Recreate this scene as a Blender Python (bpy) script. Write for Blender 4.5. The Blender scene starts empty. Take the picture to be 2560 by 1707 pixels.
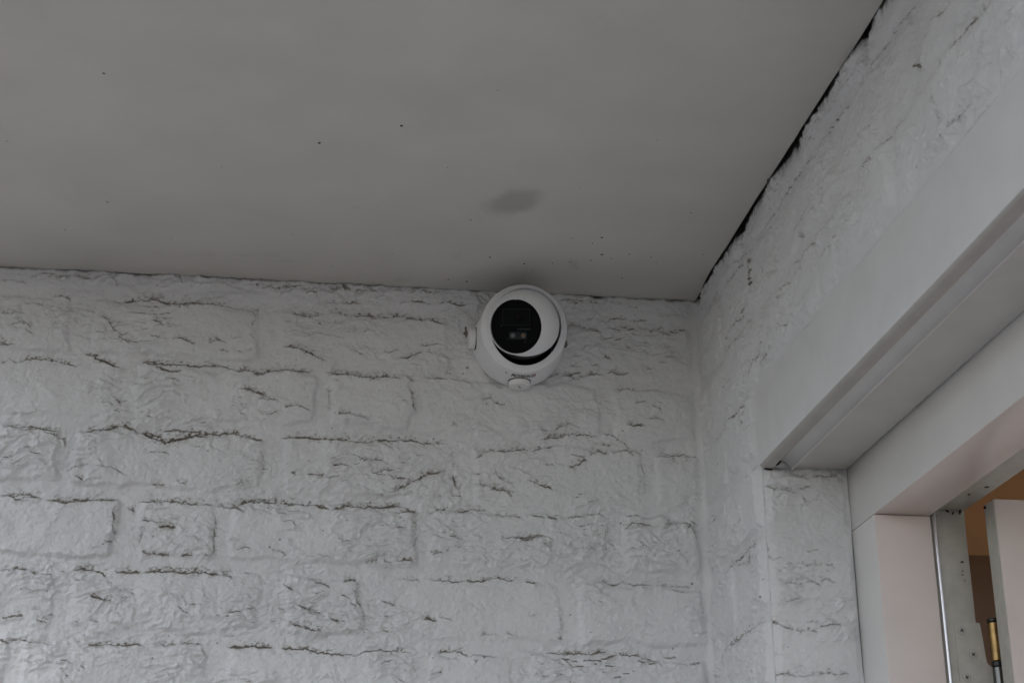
import bpy, bmesh, math
import numpy as np
from mathutils import Matrix, Vector

# ------------------------------------------------------------------ camera
scene = bpy.context.scene
cd = bpy.data.cameras.new('camera')
cam = bpy.data.objects.new('camera', cd)
scene.collection.objects.link(cam)
scene.camera = cam
CAM = Vector((-0.5384, -1.9443, 1.6))
RT = Vector((0.98880077, -0.1491195, -0.00603491))
UP = Vector((-0.04944086, -0.36545657, 0.92951444))
FW = Vector((0.14081422, 0.91880622, 0.36873634))
cam.matrix_world = Matrix(((RT.x, UP.x, -FW.x, CAM.x), (RT.y, UP.y, -FW.y, CAM.y),
                           (RT.z, UP.z, -FW.z, CAM.z), (0, 0, 0, 1)))
cd.sensor_width = 22.3
cd.lens = 36.85
cd.clip_start = 0.05
cd.clip_end = 500.0
cd.dof.use_dof = True
cd.dof.focus_distance = 2.08
cd.dof.aperture_fstop = 11.0

# ------------------------------------------------------------------ sky, sun, exposure
SUN_EL, SUN_AZ = math.radians(48), math.radians(215)      # azimuth clockwise from +y
world = bpy.data.worlds.new('World')
scene.world = world
world.use_nodes = True
nt = world.node_tree
nt.nodes.clear()
sky = nt.nodes.new('ShaderNodeTexSky')
sky.sky_type = 'NISHITA'
sky.sun_disc = False
sky.sun_elevation = SUN_EL
sky.sun_rotation = SUN_AZ
sky.dust_density = 1.0
sky.air_density = 1.0
hsv = nt.nodes.new('ShaderNodeHueSaturation')             # overcast: a greyer sky
hsv.inputs['Saturation'].default_value = 0.45
bg = nt.nodes.new('ShaderNodeBackground')
bg.inputs['Strength'].default_value = 0.14
out = nt.nodes.new('ShaderNodeOutputWorld')
nt.links.new(sky.outputs[0], hsv.inputs['Color'])
nt.links.new(hsv.outputs[0], bg.inputs['Color'])
nt.links.new(bg.outputs[0], out.inputs['Surface'])

sl = bpy.data.lights.new('sun', 'SUN')
sl.energy = 0.6
sl.angle = math.radians(20)
sl.color = (1.0, 0.96, 0.90)
sun = bpy.data.objects.new('sun', sl)
scene.collection.objects.link(sun)
sdir = Vector((math.sin(SUN_AZ) * math.cos(SUN_EL), math.cos(SUN_AZ) * math.cos(SUN_EL), math.sin(SUN_EL)))
sun.rotation_euler = (-sdir).to_track_quat('-Z', 'Y').to_euler()
sun.location = sdir * 30

vs = scene.view_settings
vs.view_transform = 'Standard'
vs.look = 'None'
vs.gamma = 1.0
vs.use_curve_mapping = False
vs.exposure = EXPOSURE = 0.69
scene.cycles.max_bounces = 10
scene.cycles.diffuse_bounces = 6

# ------------------------------------------------------------------ helpers
COL = scene.collection

def tag(o, label=None, cat=None, group=None, kind=None):
    if label: o['label'] = label
    if cat: o['category'] = cat
    if group: o['group'] = group
    if kind: o['kind'] = kind
    return o

def empty(name, loc=(0, 0, 0)):
    o = bpy.data.objects.new(name, None)
    o.empty_display_size = 0.05
    COL.objects.link(o)
    o.location = loc
    return o

def link(name, me, mat=None, parent=None):
    o = bpy.data.objects.new(name, me)
    COL.objects.link(o)
    if mat is not None and not me.materials:
        me.materials.append(mat)
    if parent is not None:
        o.parent = parent
        o.matrix_parent_inverse = Matrix.Translation(-parent.location)
    return o

def mesh(name, verts, faces, mat=None, parent=None, smooth=False):
    me = bpy.data.meshes.new(name)
    me.from_pydata([tuple(v) for v in verts], [], [tuple(f) for f in faces])
    if smooth:
        me.polygons.foreach_set('use_smooth', [True] * len(me.polygons))
    me.update()
    return link(name, me, mat, parent)

def np_mesh(name, verts, quads):
    me = bpy.data.meshes.new(name)
    n, m = len(verts), len(quads)
    me.vertices.add(n)
    me.vertices.foreach_set('co', np.ascontiguousarray(verts, dtype=np.float32).ravel())
    me.loops.add(m * 4)
    me.loops.foreach_set('vertex_index', np.ascontiguousarray(quads, dtype=np.int32).ravel())
    me.polygons.add(m)
    me.polygons.foreach_set('loop_start', np.arange(0, m * 4, 4, dtype=np.int32))
    me.polygons.foreach_set('use_smooth', np.ones(m, dtype=bool))
    me.update(calc_edges=True)
    me.validate()
    return me

def bm_obj(name, bm, mat=None, parent=None, smooth_angle=None):
    bmesh.ops.recalc_face_normals(bm, faces=bm.faces[:])
    me = bpy.data.meshes.new(name)
    bm.to_mesh(me)
    bm.free()
    o = link(name, me, mat, parent)
    if smooth_angle is not None:
        me.polygons.foreach_set('use_smooth', [True] * len(me.polygons))
        me.set_sharp_from_angle(angle=math.radians(smooth_angle))
    return o

def bm_box(bm, x0, x1, y0, y1, z0, z1, bevel=0.0, seg=2):
    r = bmesh.ops.create_cube(bm, size=1.0)
    for v in r['verts']:
        v.co = Vector(((x0 + x1) / 2 + v.co.x * (x1 - x0), (y0 + y1) / 2 + v.co.y * (y1 - y0), (z0 + z1) / 2 + v.co.z * (z1 - z0)))
    if bevel > 0:
        es = list({e for v in r['verts'] for e in v.link_edges})
        bmesh.ops.bevel(bm, geom=es, offset=bevel, segments=seg, profile=0.5, affect='EDGES')

def box(name, x0, x1, y0, y1, z0, z1, mat, parent=None, bevel=0.0, seg=2):
    bm = bmesh.new()
    bm_box(bm, x0, x1, y0, y1, z0, z1, bevel, 10 if bevel > .05 else 2)
    return bm_obj(name, bm, mat, parent, 35 if bevel else None)

def prism_y(name, prof, ys, mat, parent=None, jitter=None, angle=40):
    """prof: closed list of (x, z); ys: stations along y. jitter(i_prof, y)->dx"""
    V, F = [], []
    n = len(prof)
    for y in ys:
        for i, (x, z) in enumerate(prof):
            V.append((x + (jitter(i, y) if jitter else 0.0), y, z))
    for k in range(len(ys) - 1):
        for i in range(n):
            j = (i + 1) % n
            F.append((k * n + i, k * n + j, (k + 1) * n + j, (k + 1) * n + i))
    F.append(tuple(range(n)))
    F.append(tuple(range((len(ys) - 1) * n, len(ys) * n))[::-1])
    o = mesh(name, V, F, mat, parent)
    bm = bmesh.new(); bm.from_mesh(o.data)
    bmesh.ops.recalc_face_normals(bm, faces=bm.faces[:])
    bm.to_mesh(o.data); bm.free()
    o.data.polygons.foreach_set('use_smooth', [True] * len(o.data.polygons))
    o.data.set_sharp_from_angle(angle=math.radians(angle))
    return o

def lathe(name, prof, frame, mat, parent=None, seg=96, mod=None, angle=40, closed=False):
    """prof: list of (r, h) about the frame's third axis. frame=(origin,e1,e2,e3). mod(phi,k,r,h)->(r,h)"""
    O, e1, e2, e3 = frame
    V, F, ring = [], [], []
    for k, (r, h) in enumerate(prof):
        if r < 1e-7 and mod is None:
            ring.append([len(V)]); V.append(O + e3 * h)
        else:
            ids = []
            for s in range(seg):
                a = 2 * math.pi * s / seg
                rr, hh = mod(a, k, r, h) if mod else (r, h)
                ids.append(len(V)); V.append(O + e1 * (rr * math.cos(a)) + e2 * (rr * math.sin(a)) + e3 * hh)
            ring.append(ids)
    for k in range(len(prof) - 1):
        a, b = ring[k], ring[k + 1]
        for s in range(seg):
            t = (s + 1) % seg
            if len(a) == 1 and len(b) == 1: continue
            if len(a) == 1: F.append((a[0], b[s], b[t]))
            elif len(b) == 1: F.append((a[s], b[0], a[t]))
            else: F.append((a[s], b[s], b[t], a[t]))
    o = mesh(name, V, F, mat, parent)
    bm = bmesh.new(); bm.from_mesh(o.data)
    bmesh.ops.recalc_face_normals(bm, faces=bm.faces[:])
    bm.to_mesh(o.data); bm.free()
    o.data.polygons.foreach_set('use_smooth', [True] * len(o.data.polygons))
    o.data.set_sharp_from_angle(angle=math.radians(angle))
    return o

# numpy value noise -------------------------------------------------
def vnoise(x, y, seed):
    tab = np.random.RandomState(seed).rand(256, 256).astype(np.float32) * 2 - 1
    xi = np.floor(x).astype(np.int64); yi = np.floor(y).astype(np.int64)
    fx = (x - xi).astype(np.float32); fy = (y - yi).astype(np.float32)
    fx = fx * fx * fx * (fx * (fx * 6 - 15) + 10); fy = fy * fy * fy * (fy * (fy * 6 - 15) + 10)
    x0 = xi & 255; x1 = (xi + 1) & 255; y0 = yi & 255; y1 = (yi + 1) & 255
    a = tab[y0, x0]; b = tab[y0, x1]; c = tab[y1, x0]; d = tab[y1, x1]
    return a + (b - a) * fx + (c - a) * fy + (a - b - c + d) * fx * fy

def fbm(x, y, octv, seed, gain=0.5):
    s = 0.0; a = 1.0; t = 0.0
    for i in range(octv):
        s = s + a * vnoise(x * 2 ** i + 17.3 * i, y * 2 ** i + 9.1 * i, seed + i); t += a; a *= gain
    return s / t * 1.6

def sstep(a, b, x):
    t = np.clip((x - a) / (b - a), 0, 1)
    return t * t * (3 - 2 * t)

# ------------------------------------------------------------------ materials
def new_mat(name):
    m = bpy.data.materials.new(name)
    m.use_nodes = True
    b = m.node_tree.nodes['Principled BSDF']
    return m, m.node_tree, b

def plain(name, col, rough=0.5, metal=0.0, spec=0.5, noise=0.0, nscale=60.0, bump=0.0, bscale=400.0):
    m, t, b = new_mat(name)
    b.inputs['Roughness'].default_value = rough
    b.inputs['Metallic'].default_value = metal
    b.inputs['Specular IOR Level'].default_value = spec
    b.inputs['Base Color'].default_value = (*col, 1)
    tc = t.nodes.new('ShaderNodeTexCoord')
    if noise > 0:
        n = t.nodes.new('ShaderNodeTexNoise'); n.inputs['Scale'].default_value = nscale; n.inputs['Detail'].default_value = 5
        r = t.nodes.new('ShaderNodeMapRange'); r.inputs['From Min'].default_value = 0.3; r.inputs['From Max'].default_value = 0.7
        r.inputs['To Min'].default_value = 1 - noise; r.inputs['To Max'].default_value = 1 + noise * 0.4
        x = t.nodes.new('ShaderNodeMix'); x.data_type = 'RGBA'; x.blend_type = 'MULTIPLY'; x.inputs['Factor'].default_value = 1
        x.inputs['A'].default_value = (*col, 1)
        t.links.new(tc.outputs['Object'], n.inputs['Vector']); t.links.new(n.outputs['Fac'], r.inputs['Value'])
        t.links.new(r.outputs['Result'], x.inputs['B']); t.links.new(x.outputs['Result'], b.inputs['Base Color'])
    if bump > 0:
        n2 = t.nodes.new('ShaderNodeTexNoise'); n2.inputs['Scale'].default_value = bscale; n2.inputs['Detail'].default_value = 3
        bp = t.nodes.new('ShaderNodeBump'); bp.inputs['Strength'].default_value = bump; bp.inputs['Distance'].default_value = 0.001
        t.links.new(tc.outputs['Object'], n2.inputs['Vector']); t.links.new(n2.outputs['Fac'], bp.inputs['Height'])
        t.links.new(bp.outputs['Normal'], b.inputs['Normal'])
    return m

def dirty_paint(name, paint, dirtcol, soot_shade_col, rough=0.5, bump=0.25, spots=0.0, spotscale=90.0, fuzz=0.55, vary=(1.35, 1.28, 1.15)):
    """paint over rough ground; 'dirt' and 'soot_shade' are point attributes holding where grime and painted-in shade sit"""
    m, t, b = new_mat(name)
    N, L = t.nodes, t.links
    b.inputs['Roughness'].default_value = rough
    tc = N.new('ShaderNodeTexCoord')
    # faint tone variation of the paint
    n0 = N.new('ShaderNodeTexNoise'); n0.inputs['Scale'].default_value = 9; n0.inputs['Detail'].default_value = 6
    L.new(tc.outputs['Object'], n0.inputs['Vector'])
    r0 = N.new('ShaderNodeMapRange'); r0.inputs['From Min'].default_value = 0.3; r0.inputs['From Max'].default_value = 0.7
    r0.inputs['To Min'].default_value = 0.94; r0.inputs['To Max'].default_value = 1.03
    L.new(n0.outputs['Fac'], r0.inputs['Value'])
    mx0 = N.new('ShaderNodeMix'); mx0.data_type = 'RGBA'; mx0.blend_type = 'MULTIPLY'; mx0.inputs['Factor'].default_value = 1
    mx0.inputs['A'].default_value = (*paint, 1); L.new(r0.outputs['Result'], mx0.inputs['B'])
    # grime
    at = N.new('ShaderNodeAttribute'); at.attribute_name = 'dirt'
    n1 = N.new('ShaderNodeTexNoise'); n1.inputs['Scale'].default_value = 620; n1.inputs['Detail'].default_value = 3
    L.new(tc.outputs['Object'], n1.inputs['Vector'])
    sub = N.new('ShaderNodeMath'); sub.operation = 'MULTIPLY_ADD'
    sub.inputs[1].default_value = fuzz * 2; sub.inputs[2].default_value = -fuzz
    L.new(n1.outputs['Fac'], sub.inputs[0])
    mul = N.new('ShaderNodeMath'); mul.operation = 'MULTIPLY_ADD'    # dirt + fuzz*noise*dirt
    L.new(sub.outputs[0], mul.inputs[0]); L.new(at.outputs['Fac'], mul.inputs[1]); L.new(at.outputs['Fac'], mul.inputs[2])
    cl = N.new('ShaderNodeMapRange'); cl.interpolation_type = 'SMOOTHSTEP'
    cl.inputs['From Min'].default_value = 0.04; cl.inputs['From Max'].default_value = 0.95
    L.new(mul.outputs[0], cl.inputs['Value'])
    nd = N.new('ShaderNodeTexNoise'); nd.inputs['Scale'].default_value = 14; nd.inputs['Detail'].default_value = 2
    L.new(tc.outputs['Object'], nd.inputs['Vector'])
    dc = N.new('ShaderNodeMix'); dc.data_type = 'RGBA'
    dc.inputs['A'].default_value = (*dirtcol, 1); dc.inputs['B'].default_value = (dirtcol[0] * vary[0], dirtcol[1] * vary[1], dirtcol[2] * vary[2], 1)
    L.new(nd.outputs['Fac'], dc.inputs['Factor'])
    mx1 = N.new('ShaderNodeMix'); mx1.data_type = 'RGBA'
    L.new(cl.outputs['Result'], mx1.inputs['Factor']); L.new(mx0.outputs['Result'], mx1.inputs['A']); L.new(dc.outputs['Result'], mx1.inputs['B'])
    last = mx1
    if soot_shade_col is not None:
        a2 = N.new('ShaderNodeAttribute'); a2.attribute_name = 'soot_shade'
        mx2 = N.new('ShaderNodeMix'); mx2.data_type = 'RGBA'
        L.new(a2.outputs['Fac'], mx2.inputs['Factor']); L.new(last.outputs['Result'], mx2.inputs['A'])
        mx2.inputs['B'].default_value = (*soot_shade_col, 1)
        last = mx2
    if spots > 0:
        vo = N.new('ShaderNodeTexVoronoi'); vo.inputs['Scale'].default_value = spotscale; vo.inputs['Randomness'].default_value = 1
        L.new(tc.outputs['Object'], vo.inputs['Vector'])
        wn = N.new('ShaderNodeTexWhiteNoise'); L.new(vo.outputs['Position'], wn.inputs['Vector'])
        ms = N.new('ShaderNodeMath'); ms.operation = 'POWER'; ms.inputs[1].default_value = 7
        L.new(wn.outputs['Value'], ms.inputs[0])
        rad = N.new('ShaderNodeMath'); rad.operation = 'MULTIPLY'; rad.inputs[1].default_value = 0.13
        L.new(ms.outputs[0], rad.inputs[0])
        lt = N.new('ShaderNodeMath'); lt.operation = 'LESS_THAN'
        L.new(vo.outputs['Distance'], lt.inputs[0]); L.new(rad.outputs[0], lt.inputs[1])
        sp = N.new('ShaderNodeMath'); sp.operation = 'MULTIPLY'; sp.inputs[1].default_value = spots
        L.new(lt.outputs[0], sp.inputs[0])
        mx3 = N.new('ShaderNodeMix'); mx3.data_type = 'RGBA'
        L.new(sp.outputs[0], mx3.inputs['Factor']); L.new(last.outputs['Result'], mx3.inputs['A'])
        mx3.inputs['B'].default_value = (0.06, 0.05, 0.04, 1)
        last = mx3
    L.new(last.outputs['Result'], b.inputs['Base Color'])
    # brush stipple of the paint film
    nb = N.new('ShaderNodeTexNoise'); nb.inputs['Scale'].default_value = 330; nb.inputs['Detail'].default_value = 4
    L.new(tc.outputs['Object'], nb.inputs['Vector'])
    bp = N.new('ShaderNodeBump'); bp.inputs['Strength'].default_value = bump; bp.inputs['Distance'].default_value = 0.0012
    L.new(nb.outputs['Fac'], bp.inputs['Height']); L.new(bp.outputs['Normal'], b.inputs['Normal'])
    return m

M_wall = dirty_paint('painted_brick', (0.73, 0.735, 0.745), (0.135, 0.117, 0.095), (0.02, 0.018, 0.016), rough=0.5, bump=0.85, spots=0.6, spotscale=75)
M_ceil = dirty_paint('ceiling_paint', (0.635, 0.618, 0.584), (0.27, 0.268, 0.255), None, rough=0.6, bump=0.07, fuzz=0.2, vary=(1, 1, 1))
M_trim = plain('trim_gloss_paint', (0.70, 0.70, 0.70), 0.38, noise=0.05, nscale=25, bump=0.08, bscale=160)
M_frame = plain('frame_gloss_paint', (0.72, 0.705, 0.69), 0.27, noise=0.04, nscale=18, bump=0.05, bscale=140)
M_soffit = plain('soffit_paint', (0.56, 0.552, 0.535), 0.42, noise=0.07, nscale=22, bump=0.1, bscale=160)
M_lip = plain('shaded_lip_paint', (0.43, 0.418, 0.40), 0.5, noise=0.12, nscale=30, bump=0.1, bscale=160)
M_reveal_warm = plain('warm_lit_reveal_paint', (0.74, 0.665, 0.635), 0.27, noise=0.04, nscale=18, bump=0.05, bscale=140)
M_frame_old = plain('grimy_cream_paint', (0.50, 0.485, 0.44), 0.5, noise=0.12, nscale=70, bump=0.15, bscale=300)
M_door = plain('door_paint', (0.72, 0.645, 0.615), 0.4, noise=0.05, nscale=30, bump=0.1, bscale=250)  # pinkish tint stands in for warm light from the room
M_seal = plain('grey_seal', (0.78, 0.77, 0.80), 0.2, metal=0.8)
M_black = plain('gap_shade_black', (0.012, 0.011, 0.010), 0.8)
M_speck = plain('dark_speck', (0.045, 0.04, 0.035), 0.8)
M_brass = plain('worn_brass', (0.42, 0.28, 0.12), 0.38, metal=1.0, noise=0.3, nscale=140)
M_steel = plain('dark_steel', (0.16, 0.16, 0.155), 0.3, metal=1.0)
M_ring = plain('black_washer', (0.012, 0.012, 0.012), 0.4)
M_orange = plain('orange_wall_paint', (0.62, 0.36, 0.17), 0.7, noise=0.06, nscale=20, bump=0.2, bscale=200)
M_inceil = plain('interior_ceiling_paint', (0.75, 0.72, 0.66), 0.8)
M_ground = plain('brick_paving', (0.125, 0.115, 0.105), 0.8, noise=0.3, nscale=8)
M_brown = plain('added_block_brown', (0.24, 0.15, 0.10), 0.6, noise=0.1, nscale=15)
M_light_block_roof = plain('light_block_roof_board', (0.32, 0.30, 0.28), 0.8, noise=0.1, nscale=10)
M_plastic = plain('white_plastic', (0.85, 0.86, 0.88), 0.33, bump=0.03, bscale=900)
M_plastic2 = plain('white_plug_plastic', (0.86, 0.86, 0.86), 0.42)
M_blackpl = plain('black_plastic', (0.004, 0.004, 0.005), 0.5, spec=0.25)
M_module = plain('module_black', (0.006, 0.006, 0.007), 0.4, spec=0.3)
M_edge = plain('module_edge', (0.06, 0.065, 0.065), 0.3)
M_led = plain('led_lens', (0.45, 0.45, 0.43), 0.12)
M_ledorange = plain('led_phosphor', (0.72, 0.30, 0.08), 0.3)
M_red = plain('red_lens_glint', (0.12, 0.008, 0.01), 0.2)
M_ink = plain('black_ink', (0.008, 0.008, 0.009), 0.5)
M_inkred = plain('red_ink', (0.20, 0.012, 0.018), 0.5)
M_slot = plain('slot_shadow', (0.03, 0.028, 0.025), 0.8)

def glass_mat():
    m = bpy.data.materials.new('tinted_glass'); m.use_nodes = True
    t = m.node_tree; t.nodes.clear()
    o = t.nodes.new('ShaderNodeOutputMaterial'); mix = t.nodes.new('ShaderNodeMixShader')
    tr = t.nodes.new('ShaderNodeBsdfTransparent'); tr.inputs['Color'].default_value = (0.62, 0.64, 0.66, 1)
    gl = t.nodes.new('ShaderNodeBsdfGlossy'); gl.inputs['Roughness'].default_value = 0.02; gl.inputs['Color'].default_value = (0.5, 0.5, 0.52, 1)
    fr = t.nodes.new('ShaderNodeFresnel'); fr.inputs['IOR'].default_value = 1.10
    t.links.new(fr.outputs[0], mix.inputs['Fac']); t.links.new(tr.outputs[0], mix.inputs[1]); t.links.new(gl.outputs[0], mix.inputs[2])
    t.links.new(mix.outputs[0], o.inputs['Surface'])
    return m
M_glass = glass_mat()

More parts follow.
